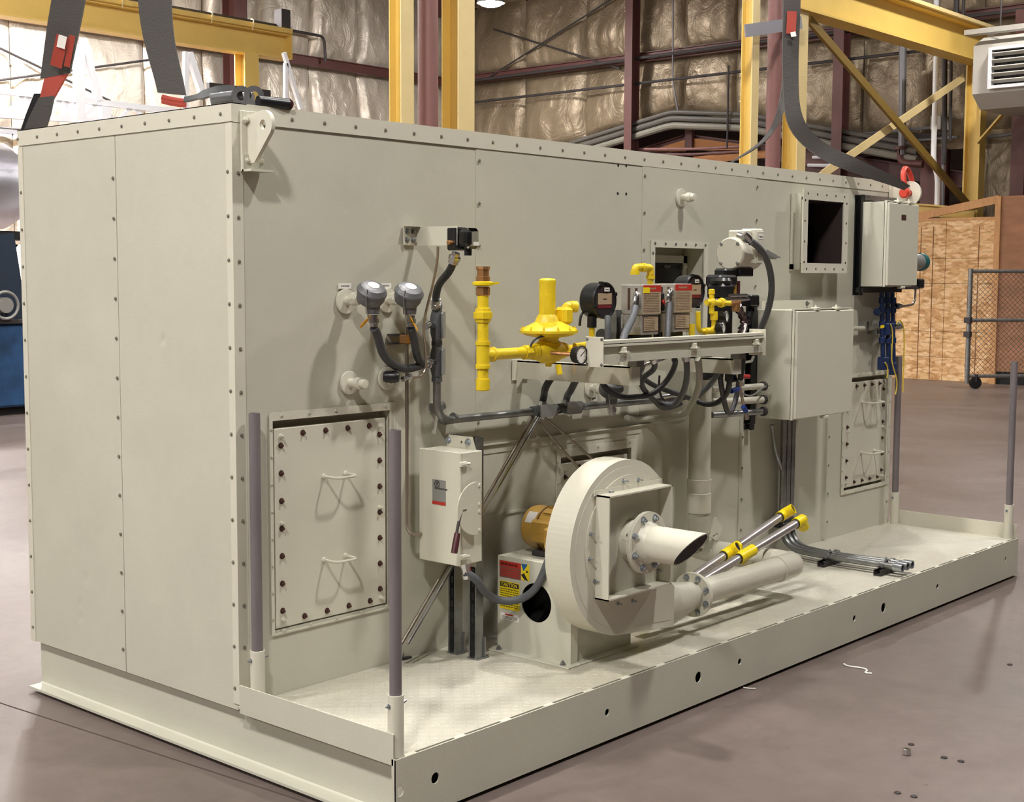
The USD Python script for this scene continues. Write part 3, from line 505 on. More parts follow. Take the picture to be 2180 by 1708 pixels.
c = V(*ga[:2], FZ)+gdir*(Lg-.1); q.part('caster', cat(lathe(c+Z1*.1, V(1, 1, 0), [(0, .09), (.004, .1), (.045, .1), (.05, .09)], 20), bx(c[0]-.03, c[0]+.03, c[1]-.04, c[1]+.04, FZ+.12, FZ+.24)), BLACK)
for z in (.85, .62): q.part('latch', bx(*(sorted((G(-.12, 0)[0], G(.02, 0)[0]))), G(0, 0)[1]-.05, G(0, 0)[1]+.05, z, z+.09), GREYD, smooth=False)

# small litter on the floor
def litter(name, label, category, px, mk, m):
    p = at_z(px[0], px[1], FZ+.002); q = Thing(name, label, category, p); q.part('piece', mk(p), m)
litter('hex_nut', 'shiny hex nut lying on the open floor at the lower right', 'nut', (1930, 1606), lambda p: lathe(p, Z1, [(0, .016), (.0, .017), (.02, .017), (.022, .014), (.022, .008), (.012, .008)], 6), CHROME)
litter('wire_scrap', 'pale curled scrap of wire lying on the floor in front of the skid', 'wire', (1825, 1423), lambda p: tube(spline([at_z(u, v, FZ+.004) for u, v in ((1797, 1414), (1815, 1420), (1840, 1424), (1846, 1428), (1842, 1432), (1856, 1434))], 20), .004, 6), LABELW)
litter('wire_scrap', 'short pale scrap of wire beside the bottom edge of the skid', 'wire', (1595, 1465), lambda p: tube(spline([at_z(u, v, FZ+.004) for u, v in ((1583, 1464), (1595, 1466), (1609, 1466))], 8), .003, 6), LABELW)
for (u, v), lab in (((2010, 1613), 'dark chip on the floor just right of the hex nut'), ((2046, 1621), 'dark chip on the floor furthest right of the hex nut'), ((1940, 1585), 'dark chip on the floor just above the hex nut'), ((2150, 1415), 'dark chip on a floor stain near the right-hand edge'), ((1911, 1688), 'dark chip near the bottom edge of the picture'), ((1946, 1696), 'lowest dark chip at the bottom edge of the picture')):
    litter('floor_chip', lab, 'chip', (u, v), lambda p: lathe(p-Z1*.001, Z1, [(0, .013), (.003, .012), (.005, .006)], 7), mat('dark_chip', (52, 44, 42), .6) if 'dark_chip' not in MATS else MATS['dark_chip'])
# ================================================================== THE SKID AND ITS ENCLOSURE
XA, XB, DY, SK = -.0175, 5.1685, -.8373, -.2195         # deck ends, deck front edge, underside of the skid
L_, W_, H_, ZB = 5.131, 1.457, 2.16, -.0189
NY = V(0, -1, 0); NX = V(-1, 0, 0)
def face_poly(pts, y0, y1): return prism(pts, (0, max(y0, y1), 0), X1, Z1, abs(y1-y0))     # outline in x,z; thickness along y
q = Thing('skid_base', 'beige welded steel skid with tread deck and perforated front channel under the enclosure', 'skid', (2.5, 0, FZ))
q.part('deck_plate', bx(XA+.004, XB-.004, DY+.018, -.001, -.008, 0), DECKP, smooth=False)
# raised tread lozenges of the deck
cx, cy = np.meshgrid(np.arange(XA+.03, XB-.02, .030), np.arange(DY+.03, -.015, .030)); k = (np.indices(cx.shape).sum(0) % 2).ravel(); cx, cy = cx.ravel(), cy.ravel()
ang = np.where(k, math.pi/4, -math.pi/4); ux, uy = np.cos(ang), np.sin(ang)
base = np.stack([np.stack([cx+s*ux*.0125-w*uy*.0042, cy+s*uy*.0125+w*ux*.0042, np.full_like(cx, 0)], 1) for s, w in ((-1, 0), (0, -1), (1, 0), (0, 1))], 1)
top = np.stack([cx, cy, np.full_like(cx, .0015)], 1)[:, None]
vv = np.concatenate([base, top], 1).reshape(-1, 3); ff = (np.arange(len(cx))[:, None, None]*5 + np.array([[0, 1, 4], [1, 2, 4], [2, 3, 4], [3, 0, 4]])).reshape(-1, 3)
q.part('tread_pattern', tm(vv, ff), DECKP, kind='stuff', smooth=False)
fr = sbox(XA, SK, XB, .0003)
for (u, v), r in (((927, 1657), .019), ((852, 1686), .017), ((1293, 1517), .014), ((1487, 1442), .023), ((1575, 1409), .014), ((1819, 1317), .015), ((1881, 1294), .025), ((1996, 1249), .014), ((2141, 1191), .014)):
    p = at_y(u, v, DY); fr = fr.difference(Point(p[0], p[2]).buffer(r, 12))
q.part('front_channel', face_poly(fr, DY, DY+.006), PAINT, smooth=False)
q.part('channel_flange', bx(XA+.01, XB-.01, DY+.006, DY+.07, SK, SK+.008), PAINT, smooth=False)
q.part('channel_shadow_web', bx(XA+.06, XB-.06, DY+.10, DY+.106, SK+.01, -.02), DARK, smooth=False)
wx = XA+.05
while wx < XB-.05:
    q.part('weld_bead', bx(wx, wx+.05, DY+.003, DY+.021, -.004, .0016, .001), PAINT_W); wx += .235
for sx, x in ((1, .03), (-1, XB-.04)):
    prof = [(-.066*sx, SK), (.07*sx, SK), (.07*sx, SK+.012), (.006*sx, SK+.012), (.006*sx, -.032), (.07*sx, -.032), (.07*sx, -.022), (-.006*sx, -.022), (-.006*sx, SK+.018), (-.012*sx, SK+.012), (-.066*sx, SK+.010)]
    q.part('end_beam', prism(Polygon([(-a, b) for a, b in prof]), (x, DY+.0065, 0), NX, Z1, 1.425-DY), PAINT, smooth=False)
q.part('rear_channel', bx(.1, XB-.14, 1.40, 1.42, SK, -.021), PAINT, smooth=False)
q.part('cross_beam', bx(.1, XB-.14, -.02, .0, SK, -.021), PAINT, smooth=False)
q.part('corner_plate', bx(XA, XA+.008, DY+.0005, DY+.02, SK, 0), PAINT, smooth=False)
q.part('toe_board', bx(XA, XA+.006, DY+.012, -.022, ZB-.002, .083), PAINT, smooth=False)
q.part('toe_board', bx(XB-.006, XB, DY+.012, -.022, ZB-.002, .083), PAINT_W, smooth=False)
for px, py in ((.1, 1.2), (.1, -.6), (4.9, -.6), (4.9, 1.2), (2.5, -.78)): q.part('shim_plate', bx(px-.08, px+.02, py-.04, py+.04, FZ, SK), GREYD, smooth=False)

# handrail posts in their sockets
POSTS = [((.014, -.805), 'mauve-grey handrail post at the near corner of the deck, in a bolted socket'), ((.045, -.048), 'mauve-grey handrail post standing against the enclosure by the near access panel'),
         ((5.12, -.055), 'mauve-grey handrail post against the far end of the enclosure'), ((5.125, -.79), 'mauve-grey handrail post at the far outer corner of the deck')]
p0 = None
for (x, y), lab in POSTS:
    if p0 is None:
        p0 = Thing('handrail_post', lab, 'post', (x, y, 0), 'handrail posts')
        p0.part('post', lathe(V(x, y, .1), Z1, [(0, .0205), (.95, .0205), (.97, .0205), (.97, .017), (.93, .017)], 20), PVC)
        p0.part('socket', lathe(V(x, y, 0), Z1, [(0, .027), (.205, .027), (.205, .0215), (.1, .0215)], 20), PAINT_W)
        p0.part('pin_bolt', cat(hexbolt(V(x-.026, y+.004, .17), NX, .006, .006), cyl(V(x+.026, y, .17), V(x+.045, y-.002, .175), .004, 8), hexbolt(V(x+.026, y, .17), X1, .006, .005)), ZINC)
    else: copy_of(p0, 'handrail_post', (x, y, 0), lab, 'post', 'handrail posts')

# enclosure shell: sheets with their openings, overlapped seams, corner trims and rows of screws
t = Thing('enclosure', 'long beige sheet steel equipment enclosure with rows of screws, filling the picture', 'enclosure', (2.56, .73, 0))
t.part('core', fuse(bx(.004, 2.45, .11, W_-.004, ZB+.004, H_-.004), bx(3.05, 3.82, .11, W_-.004, ZB+.004, H_-.004), bx(4.35, L_-.004, .11, W_-.004, ZB+.004, H_-.004),
     bx(2.45, 3.05, .55, W_-.004, ZB, H_-.004), bx(2.45, 3.05, .11, .55, ZB, 1.2), bx(2.45, 3.05, .11, .55, 1.78, H_-.004), bx(3.82, 4.35, .75, W_-.004, ZB, H_-.004), bx(3.82, 4.35, .11, .75, ZB, 1.55), bx(3.82, 4.35, .11, .75, 2.08, H_-.004),
     bx(.004, .02, .004, .11, ZB+.004, H_-.004), bx(L_-.02, L_-.004, .004, .11, ZB+.004, H_-.004), bx(.02, L_-.02, .004, .11, H_-.02, H_-.004)), PAINT, smooth=False)
OPEN = {'a1': (.158, .244, .748, 1.028), 'a2': (1.805, .02, 2.365, .742), 'a3': (4.51, .268, 5.085, .955), 'burner': (2.53, 1.25, 2.965, 1.71), 'duct': (3.868, 1.63, 4.285, 2.02)}
def punched(x0, x1, z0, z1):
    s = sbox(x0, z0, x1, z1)
    for a, b, c, d in OPEN.values(): s = s.difference(sbox(a, b, c, d))
    return s
for (a, b, yo) in ((0.0, 1.262, 0), (1.252, 2.438, -.0025), (2.428, 3.462, -.005), (3.452, L_, -.0025)):
    g = punched(a, b, ZB+.018, H_-.03)
    t.part('side_panel', prism(g, (0, yo+.004, 0), X1, Z1, .004), PAINT, smooth=False)
for nm, (a, b, c, d) in OPEN.items():                    # pockets behind the openings
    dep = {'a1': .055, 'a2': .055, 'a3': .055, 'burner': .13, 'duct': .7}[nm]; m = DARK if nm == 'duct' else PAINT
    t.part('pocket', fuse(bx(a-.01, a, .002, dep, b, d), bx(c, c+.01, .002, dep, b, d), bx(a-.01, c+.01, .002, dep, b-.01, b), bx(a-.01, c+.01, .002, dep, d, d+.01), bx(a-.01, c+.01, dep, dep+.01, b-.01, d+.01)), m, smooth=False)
DENTS = [(348, 727, .012, .05), (185, 1232, .006, .10), (172, 1285, .006, .05), (173, 1315, .006, .05), (330, 1290, -.004, .2), (140, 780, .007, .3), (300, 900, -.006, .3), (130, 1150, -.006, .35), (420, 600, .005, .4)]
DP = [(at_x(u, v, 0), a*.45, s*.5) for u, v, a, s in DENTS]
for a, b, xo in ((.008, .7295, 0.0), (.7335, W_-.012, .0025)):
    def dent(s, tt, a=a, b=b):
        y = b-(b-a)*s; z = ZB+.002+(H_-.04-ZB)*tt; d = .0016*(meshkit.fbm(np.stack([y*3, z*2.2, y*0], -1), 2, 3)-.5)*2
        for p, am, sg in DP: d = d - am*np.exp(-((y-p[1])**2+(z-p[2])**2)/(2*(sg*.35)**2))
        e = np.clip(np.minimum(s, 1-s)*14, 0, 1)*np.clip(np.minimum(tt, 1-tt)*25, 0, 1); return d*e
    sheet = grid(V(-.002, b, ZB), V(0, -(b-a), 0), V(0, 0, H_-.03-ZB), 70, 150, dent)
    edge = bx(-.002, .003, a, a+.001, ZB, H_-.03); edge2 = bx(-.002, .003, b-.001, b, ZB, H_-.03)
    t.part('end_panel', cat(sheet, edge, edge2), PAINT, smooth=True)
tr = .0065
t.part('top_trim', bx(.0, L_-.03, -tr, -.0055, H_-.064, H_), PAINT_W, smooth=False, label='folded trim angle along the top edge of the long side')
t.part('top_trim', fuse(bx(-tr, 0, -tr, W_, H_-.062, H_+.003), bx(-tr, L_+tr, -tr, .06, H_, H_+.003), bx(-tr, .06, -tr, W_, H_, H_+.003)), PAINT_W, smooth=False, label='folded trim angle along the top edge of the end')
t.part('corner_trim', prism([(-.0055, -.0055), (.042, -.0055), (.042, -.0015), (-.0022, -.0015), (-.0022, .03), (-.0055, .03)], (0, 0, .004), X1, Y1, H_-.070), PAINT_W, smooth=False, label='folded corner trim on the near vertical edge')
t.part('corner_trim', bx(-.0055, -.001, W_-.036, W_+.001, ZB, H_-.066), PAINT_W, smooth=False, label='narrow corner trim on the far edge of the end')
t.part('corner_trim', bx(L_-.05, L_+.004, -.0055, -.001, 0, H_-.066), PAINT_W, smooth=False, label='corner trim at the far end of the long side')
t.part('roof_sheet', bx(.05, L_-.05, .05, W_-.01, H_-.006, H_), PAINT, smooth=False)
S = .1552
def row(o, d, n, nrm, step=S, r=.0055):
    for i in range(n):
        if (o+d*step*i)[2] > .04: t.part('screw', screw(o+d*step*i, nrm, r), SCREWM)
zt_ = at_x(487, 460, -.0055)[2]; z_top = zt_ + S*math.floor((2.06-zt_)/S)
row(V(-.0055, .02, z_top), -Z1, 14, NX); row(V(-.004, .748-.0, z_top+.01), -Z1, 14, NX); row(V(-.0055, W_-.018, z_top-.02), -Z1, 14, NX)
row(V(-tr, .055, H_-.033), Y1, 10, NX); row(V(.02, -.0055, z_top-.005), -Z1, 13, NY)
row(V(.11, -tr, H_-.033), X1, 32, NY)
for sx, z_hi, n in ((1.268, 2.045, 5), (2.444, 2.05, 3), (3.47, 2.05, 4)): row(V(sx, -.007, z_hi), -Z1, n, NY, .178)
row(V(1.268, -.004, 1.24), -Z1, 2, NY, .3); row(V(3.37, -.007, .7), -Z1, 4, NY, .17); row(V(4.33, -.007, .62), -Z1, 4, NY, .17)
row(V(5.105, -.0055, 1.9), -Z1, 12, NY, .16)
for u, v in ((1316, 352), (1333, 353), (1315, 412), (1333, 413)): p = at_y(u, v, -.0025); t.part('rivet_hole', lathe(p, NY, [(0, .007), (.002, .006), (.0022, .003)], 10), DARK)
# ledges of the lower side
t.part('ledge', fuse(bx(1.0, 2.82, -.016, -.001, .838, .843), bx(1.0, 2.82, -.006, -.001, .80, .84)), PAINT, smooth=False)
t.part('ledge', bx(1.0, 1.79, -.009, -.001, .522, .532), PAINT, smooth=False)
t.part('vertical_lip', bx(4.285, 4.295, -.02, -.001, .01, .79), PAINT, smooth=False)
t.part('vertical_lip', bx(3.335, 3.345, -.012, -.001, .01, .80), PAINT, smooth=False)

# access panels
def access(name, lab, fx0, fx1, fz0, fz1, px0, px1, pz0, pz1, nx, nz, handles, hw, proud):
    q = Thing(name, lab, 'access panel', ((fx0+fx1)/2, 0, fz0), 'bolted access panels')
    fy = -.009
    q.part('frame', face_poly(Polygon([(fx0, fz0), (fx1, fz0), (fx1, fz1), (fx0, fz1)], [[(px0-.012, pz0-.012), (px1+.012, pz0-.012), (px1+.012, pz1+.03), (px0-.012, pz1+.03)]]), fy, -.005), PAINT_W, smooth=False)
    plate = q.part('plate', bx(px0, px1, .004, .03, pz0, pz1, .004), PAINT_W)
    e = .035; ys = .004
    bolts = [(x, z) for z in (pz0+e*.75, pz1-e*.75) for x in np.linspace(px0+.14, px1-.09, nx)] + [(x, z) for x in (px0+e, px1-e) for z in np.linspace(pz0+.065, pz1-.065, nz)]
    for x, z in bolts: q.part('bolt', hexbolt(V(x, ys, z), NY, .0085, .006), RUSTB, under=plate)
    for x in (px0+e, px1-e):
        for z in (pz0+.03, pz1-.03, (pz0+pz1)/2+.02): q.part('stud', cat(lathe(V(x, ys, z), NY, [(0, .009), (.008, .008)], 10), cyl(V(x, ys-.008, z), V(x, ys-.022, z), .0045, 8)), PAINT_W, under=plate)
    for hx, hz in handles:
        q.part('handle', cat(tube(fillet([V(hx-hw, ys, hz), V(hx-hw, ys-.075, hz-.002), V(hx+hw, ys-.075, hz-.002), V(hx+hw, ys, hz)], .03, 7), .0055, 10), lathe(V(hx-hw, ys, hz), NY, [(0, .011), (.012, .009)], 12), lathe(V(hx+hw, ys, hz), NY, [(0, .011), (.012, .009)], 12)), PAINT_W, under=plate)
    for x in np.linspace(fx0+.055, fx1-.055, 5):
        for z in (fz0+.008, fz1-.012): q.part('screw', screw(V(x, fy, z), NY, .0052), PAINT)
    for z in np.linspace(fz0+.06, fz1-.06, 8): q.part('screw', screw(V(fx0+.006, fy, z), NY, .0052), PAINT)
    return q
h1, h2 = at_y(722, 1010, .0), at_y(722, 1186, .0)
access('access_panel', 'near bolted access panel with two handles, left of the disconnect box', .145, .775, .232, 1.06, .17, .735, .248, 1.0, 4, 7, [(h1[0]-.02, h1[2]), (h2[0]-.02, h2[2])], .055, 0)
access('access_panel', 'bolted access panel half hidden behind the fan housing', 1.79, 2.40, .0, .775, 1.83, 2.345, .02, .705, 4, 6, [(2.08, .5)], .055, 0)
h3, h4 = at_y(1850, 855, 0), at_y(1848, 962, 0)
access('access_panel', 'far bolted access panel with two handles below the blue valves', 4.49, 5.115, .25, .985, 4.535, 5.07, .285, .93, 4, 6, [(h3[0], h3[2]), (h4[0], h4[2])], .085, 0)

# lifting lugs and slings
q = Thing('lifting_lug', 'beige bolted lifting lug at the near top corner of the enclosure', 'lug', (.07, 0, 1.93))
q.part('base_plate', bx(.028, .125, -.018, -.007, 1.925, 2.138, .002), PAINT_W)
hole = at_x(568, 266, .07); hc = Point(-hole[1], hole[2]); arc = hc.buffer(.05, 16)
prof = Polygon([(.012, 1.955), (.055, 1.955), (.012, 2.12)]).union(arc).convex_hull.intersection(sbox(.012, 1.9, .3, 2.2)).difference(hc.buffer(.017, 12))
q.part('eye_plate', prism(prof, (.068, 0, 0), NY, Z1, .016), PAINT_W)
q.part('foot_angle', fuse(bx(.028, .125, -.07, -.018, 1.925, 1.933), bx(.028, .125, -.026, -.018, 1.925, 1.985)), PAINT, smooth=False)
for z in (2.105, 1.965):
    for x in (.044, .11): q.part('bolt', hexbolt(V(x, -.018, z), NY, .011, .01), PAINT_W)
q = Thing('lifting_lug', 'beige round lifting lug at the far top corner with the red shackle', 'lug', (5.03, 0, 1.93))
hole = at_x(1938, 412, 5.06); hc = Point(-hole[1], hole[2]); prof = Polygon([(.012, 1.98), (.06, 1.98), (.012, 2.15)]).union(hc.buffer(.075, 16)).convex_hull.intersection(sbox(.012, 1.9, .4, 2.3)).difference(hc.buffer(.02, 12))
q.part('base_plate', bx(5.01, 5.11, -.018, -.007, 1.95, 2.15, .002), PAINT_W); q.part('eye_plate', prism(prof, (5.06, 0, 0), NY, Z1, .016), PAINT_W)
hb = V(5.06, hole[1], hole[2])
q = Thing('red_shackle', 'red shackle pinned through the far lifting lug', 'shackle', hb)
q.part('bow', tube(spline([hb+V(-.05, 0, 0), hb+V(-.055, .015, .06), hb+V(-.04, .03, .13), hb+V(0, .035, .155), hb+V(.04, .03, .13), hb+V(.055, .015, .06), hb+V(.05, 0, 0)], 26), .017, 10), REDP)
q.part('pin', cat(cyl(hb+V(-.07, 0, 0), hb+V(.07, 0, 0), .018, 12), lathe(hb+V(-.055, 0, 0), NX, [(0, .03), (.03, .034), (.045, .026)], 16)), REDP)
# right-hand slings
top_r = at_d(1684, -60, 8.3)
pts = [at_d(u, v, d) for u, v, d in ((1686, -60, 8.0), (1683, 100, 8.0), (1684, 200, 8.0), (1695, 262, 8.0), (1730, 305, 8.05), (1800, 345, 8.1), (1880, 378, 8.2), (1930, 400, 8.3))]
w_ = [.105, .105, .1, .095, .11, .13, .1, .05]; sp = spline(pts, 40); ww = np.interp(np.linspace(0, 1, 40), np.linspace(0, 1, 8), w_)
q = Thing('lifting_sling', 'grey webbing sling curving down into the red shackle at the far lug', 'sling', pts[2])
wd = np.array([RT*.94+FW*.2+UP*.25*k for k in np.linspace(-.4, 2.6, 40)])
q.part('webbing', ribbon(sp, wd, ww, .012), SLING, smooth=50); lp = at_d(1687, 52, 7.96); q.part('red_tag', bar(at_d(1686, 24, 7.97), at_d(1684, 72, 7.97), .055, .004, -FW), SLINGR, smooth=False); q.part('paper_tag', bar(at_d(1688, 68, 7.955), at_d(1690, 78, 7.955), .03, .003, -FW), LABELW, smooth=False)
pts = [at_d(u, v, d) for u, v, d in ((1686, -60, 8.25), (1682, 110, 8.25), (1672, 190, 8.25), (1655, 255, 8.15), (1625, 300, 8.05), (1575, 335, 7.95), (1520, 372, 7.9))]
q = Thing('lifting_sling', 'thin grey webbing sling drooping left behind the top edge, beside the round column', 'sling', pts[2]); q.part('webbing', ribbon(spline(pts, 36), RT*.8+UP*.35+FW*.3, np.linspace(.075, .05, 36), .012), SLING, smooth=50)
# left-hand slings
D1 = 6.0
def sling(lab, body, red, low, dep, base):
    q = Thing('lifting_sling', lab, 'sling', base); return q
q = Thing('lifting_sling', 'dark webbing sling with red and white tags at the far left corner', 'sling', at_d(80, 270, D1))
a, b = at_d(160, -80, D1-.1), at_d(118, 162, D1); q.part('webbing', ribbon([a, (a+b)/2, b], RT*.99+UP*.18, [.152, .15, .13], .02), SLING, smooth=40)
a, b = at_d(122, 158, D1), at_d(100, 212, D1); q.part('red_eye', ribbon([a, (a+b)/2, b], RT*.99+UP*.2, [.105, .085, .065], .018), SLINGR, smooth=40)
a, b = at_d(100, 206, D1-.01), at_d(72, 284, D1+.02); q.part('eye_sleeve', ribbon([a, (a+b)/2, b], RT*.99+UP*.12, [.066, .09, .1], .022), SLING, smooth=40)
a, b = at_d(84, 200, D1+.03), at_d(60, 284, D1+.05); q.part('back_fold', ribbon([a, (a+b)/2, b], RT, [.04, .06, .07], .02), BLACK, smooth=40)
q.part('red_tag', bar(at_d(133, 76, D1-.09), at_d(119, 142, D1-.045), .052, .004, -FW), SLINGR, smooth=False); q.part('red_tag', bar(at_d(154, 76, D1-.09), at_d(142, 142, D1-.045), .026, .004, -FW), SLINGR, smooth=False); q.part('paper_tag', bar(at_d(134, 76, D1-.096), at_d(129, 102, D1-.08), .036, .003, -FW), LABELW, smooth=False)
D2 = 5.35; q = Thing('lifting_sling', 'dark grey webbing sling hanging left of the near lifting lug', 'sling', at_d(370, 205, D2))
pl = [at_d(u, v, D2) for u, v in ((330, -60), (331, 20), (340, 90), (352, 140), (366, 200))]
q.part('webbing', ribbon(spline(pl, 20), RT*.99-UP*.1, np.linspace(.137, .11, 20), .014), SLING, smooth=40)
pl = [at_d(u, v, D2-.03) for u, v in ((345, 207), (370, 213), (396, 216))]; q.part('red_eye', cat(tube(spline(pl, 10), .011, 8), tube(spline([p-Z1*.014 for p in pl], 10), .01, 8)), SLINGR)
pl = [at_d(u, v, D2-.05) for u, v in ((392, 212), (430, 203), (465, 192), (500, 191))]; q.part('eye_end', ribbon(spline(pl, 12), UP+FW*.3, [.02]*4+[.035]*4+[.03]*4, .012), BLACK, smooth=40)
s0 = at_z(455, 212, H_+.035); q = Thing('grey_shackle', 'dark grey shackle lying on the near top corner of the enclosure', 'shackle', s0)
hd = at_z(515, 203, H_+.05); e0 = at_z(448, 212, H_+.03)
q.part('bow', cat(tube([e0, hd], [.02, .022], 12), tube([at_z(470, 206, H_+.055), at_z(538, 207, H_+.05)], .018, 12)), CAST)
for u in (514, 541): c = at_z(u, 204, H_+.045); dd = unit(CAM-c); q.part('eye', lathe(c-dd*.012, dd, [(0, .016), (0, .036), (.024, .036), (.024, .016), (0, .016)], 18), CAST)
a, b = at_z(549, 216, H_+.02), at_z(613, 222, H_+.02); q.part('pin', cat(cyl(a, b, .021, 12)), BLACK); q.part('pin_eye', lathe(b-(CAM-b)*.002, CAM-b, [(0, .009), (0, .021), (.018, .021), (.018, .009), (0, .009)], 16), MAROON)
c = at_x(35, 326, .07); q = Thing('brown_shackle', 'edge of a brown shackle showing past the far left corner of the enclosure', 'shackle', V(.07, W_+.06, 2.0)); q.part('bow', lathe(V(.05, W_+.055, c[2]), X1, [(0, .012), (0, .04), (.03, .04), (.03, .012)], 18), RUSTB)
q.part('lug_plate', bx(.055, .075, W_, W_+.07, c[2]-.05, c[2]+.05, .003), PAINT)
# ================================================================== EQUIPMENT ON THE LONG SIDE
# thermowells with their heads
def thermowell(name_lab, wall, head_px, yh, cone_lab):
    w0 = at_y(*wall, -.0055); hp = at_y(*head_px, yh)
    q = Thing('thermocouple', name_lab, 'sensor', w0)
    q.part('wall_flange', lathe(w0, NY, [(0, .048), (.008, .048), (.01, .044)], 28), PAINT_W)
    ax = unit(hp-w0); ln = np.linalg.norm(hp-w0)
    q.part('stem', cat(cyl(w0, w0+ax*(ln*.45), .017, 16), lathe(w0+ax*ln*.3, ax, [(0, .026), (.03, .026)], 8), cyl(w0+ax*ln*.4, w0+ax*ln*.62, .013, 14)), PAINT_W)
    q.part('union', lathe(w0+ax*ln*.55, ax, [(0, .016), (.03, .018), (.035, .014)], 8), BLACK)
    up = unit(V(-.15, -.5, .85)); c = hp
    hd = q.part('head', cat(lathe(c-up*.03, up, [(-.012, .028), (0, .046), (.02, .054), (.04, .054), (.042, .058), (.05, .058), (.066, .046), (.072, .03)], 24), lathe(w0+ax*ln*.62, ax, [(0, .02), (ln*.3, .036)], 16), lathe(c-Z1*.02+V(.008, 0, 0), -Z1, [(0, .03), (.05, .026), (.052, .022)], 12)), CAST)
    q.part('lid_label', lathe(c+up*.0425, up, [(0, .023), (.001, .023)], 20), mat('lid_label_white', (206, 200, 196), .6) if 'lid_label_white' not in MATS else MATS['lid_label_white'], under=hd)
    q.part('chain', tube(spline([c+V(-.045, -.03, .02), c+V(-.05, -.03, -.03), c+V(-.04, -.03, -.09)], 10), .0035, 6), CHROME)
    b = c+V(.012, 0, -.075)
    q.part('gland', cat(lathe(b, -Z1, [(0, .017), (.012, .017), (.014, .021), (.03, .021), (.032, .017), (.045, .016)], 8)), CHROME)
    return q, b-Z1*.045, c
t1, g1, c1 = thermowell('grey sensor head with a white lid label, the nearer of two on round wall flanges', (735, 642), (790, 628), -.155, 0)
t2, g2, c2 = thermowell('grey sensor head beside the thin vertical tube, the farther of two on round wall flanges', (823, 640), (869, 630), -.155, 0)
def orange_tag(lab, px, y, lean):
    a, b = at_y(*px[0], y), at_y(*px[1], y); q = Thing('orange_tag', lab, 'tag', a); q.part('tag_strip', bar(a, b, .017, .0012, RT), ORTAG, smooth=False)
orange_tag('orange paper tag hanging left of the nearer sensor head', ((789, 674), (767, 697)), -.175, 0); orange_tag('orange paper tag hanging below the farther sensor head', ((874, 674), (889, 704)), -.175, 0)
def wall_label(lab, u0, v0, u1, v1, y=-.0045, rows=1, seed=1):
    a, b = at_y(u0, v0, y), at_y(u1, v1, y); q = Thing('name_label', lab, 'label', a); q.part('plate', bx(a[0], b[0], y-.001, y, b[2], a[2]), LABELW, smooth=False)
    q.part('print', lines(V(a[0]+(b[0]-a[0])*.2, y-.001, b[2]+(a[2]-b[2])*.32), X1, Z1, (b[0]-a[0])*.6, (a[2]-b[2])*.36, rows, seed), GREYINK, smooth=False, kind='stuff')
wall_label('small white name label on the wall above the nearer sensor flange', 720, 603, 748, 615); wall_label('small white name label on the wall between the two sensor heads', 806, 603, 833, 614, seed=2)
# capped nozzles
def nozzle(lab, px, ln, cap=True, y=-.0055):
    w0 = at_y(*px, y); q = Thing('capped_nozzle', lab, 'nozzle', w0)
    q.part('flange', lathe(w0, NY, [(0, .045), (.008, .045), (.01, .041)], 26), PAINT_W)
    q.part('stub', cat(cyl(w0, w0+NY*ln*.6, .018, 16), lathe(w0+NY*ln*.5, NY, [(0, .024), (ln*.25, .024), (ln*.27, .018), (ln*.5, .018), (ln*.52, .014)], 16)), PAINT_W); return w0
nozzle('capped beige pipe nozzle on the wall above the near access panel', (742, 815), .095); nozzle('capped beige pipe nozzle high on the wall above the burner window', (1449, 421), .085)
w0 = nozzle('beige nozzle flange carrying the black elbow, right of the capped one', (822, 806), .05)
a = at_y(836, 808, -.11); b = at_y(857, 808, -.13); q = Thing('black_elbow', 'black pipe elbow on a nozzle with a bright tube leaving it', 'elbow', a)
q.part('elbow', cat(lathe(a+V(-.02, .03, .01), unit(b-a+V(0, -.02, 0)), [(0, .018), (.01, .024), (.045, .024), (.06, .018)], 16), cyl(w0+NY*.02, a+V(0, .01, 0), .016, 12)), BLACK)
ft = at_y(862, 806, -.13); q.part('tube_fitting', lathe(b, unit(ft-b), [(0, .011), (.012, .011), (.014, .008), (.03, .008), (.03, .012), (.045, .012), (.047, .007)], 6), CHROME)
q = Thing('capillary_tube', 'steel capillary tube from the black elbow up to the small black switch', 'tube', b)
q.part('tube', tube(fillet([at_y(868, 806, -.13), at_y(898, 802, -.13), at_y(907, 785, -.13), at_y(907, 745, -.14), at_y(902, 715, -.15), at_y(903, 680, -.17), at_y(925, 590, -.21), at_y(932, 545, -.24), at_y(932, 524, -.25)], .05), .0052, 10), TUBE)
# bracket with the black pressure switch
a = at_y(872, 505, -.0055); q = Thing('angle_bracket', 'beige sheet bracket bolted to the wall, carrying the small black switch', 'bracket', a)
xb = a[0]; zt, zb = at_y(872, 483, -.006)[2], at_y(872, 523, -.006)[2]
q.part('wall_leg', bx(xb-.038, xb+.032, -.012, -.0055, zb, zt, .002), PAINT_W)
q.part('arm_leg', prism([(.01, zt), (.24, zt), (.24, zt-.075), (.17, zt-.075), (.01, zb)], (xb+.032, 0, 0), NY, Z1, .003), PAINT_W, smooth=False)
q.part('top_leg', bx(xb-.038, xb+.032, -.04, -.0055, zt, zt+.003), PAINT_W, smooth=False)
for x in (-.02, .012):
    for z in (.3, .75): q.part('bolt', hexbolt(V(xb+x, -.012, zb+(zt-zb)*z), NY, .009, .006), GALV)
s = V(xb+.045, -.235, zt-.045); q = Thing('pressure_switch', 'small black switch under a clear cover at the end of the sheet bracket', 'switch', s)
q.part('body', fuse(bx(s[0]-.02, s[0]+.045, s[1]-.005, s[1]+.05, s[2]-.05, s[2]+.04, .006), bx(s[0]-.01, s[0]+.03, s[1]-.05, s[1], s[2]-.035, s[2]+.03, .01)), BLACK)
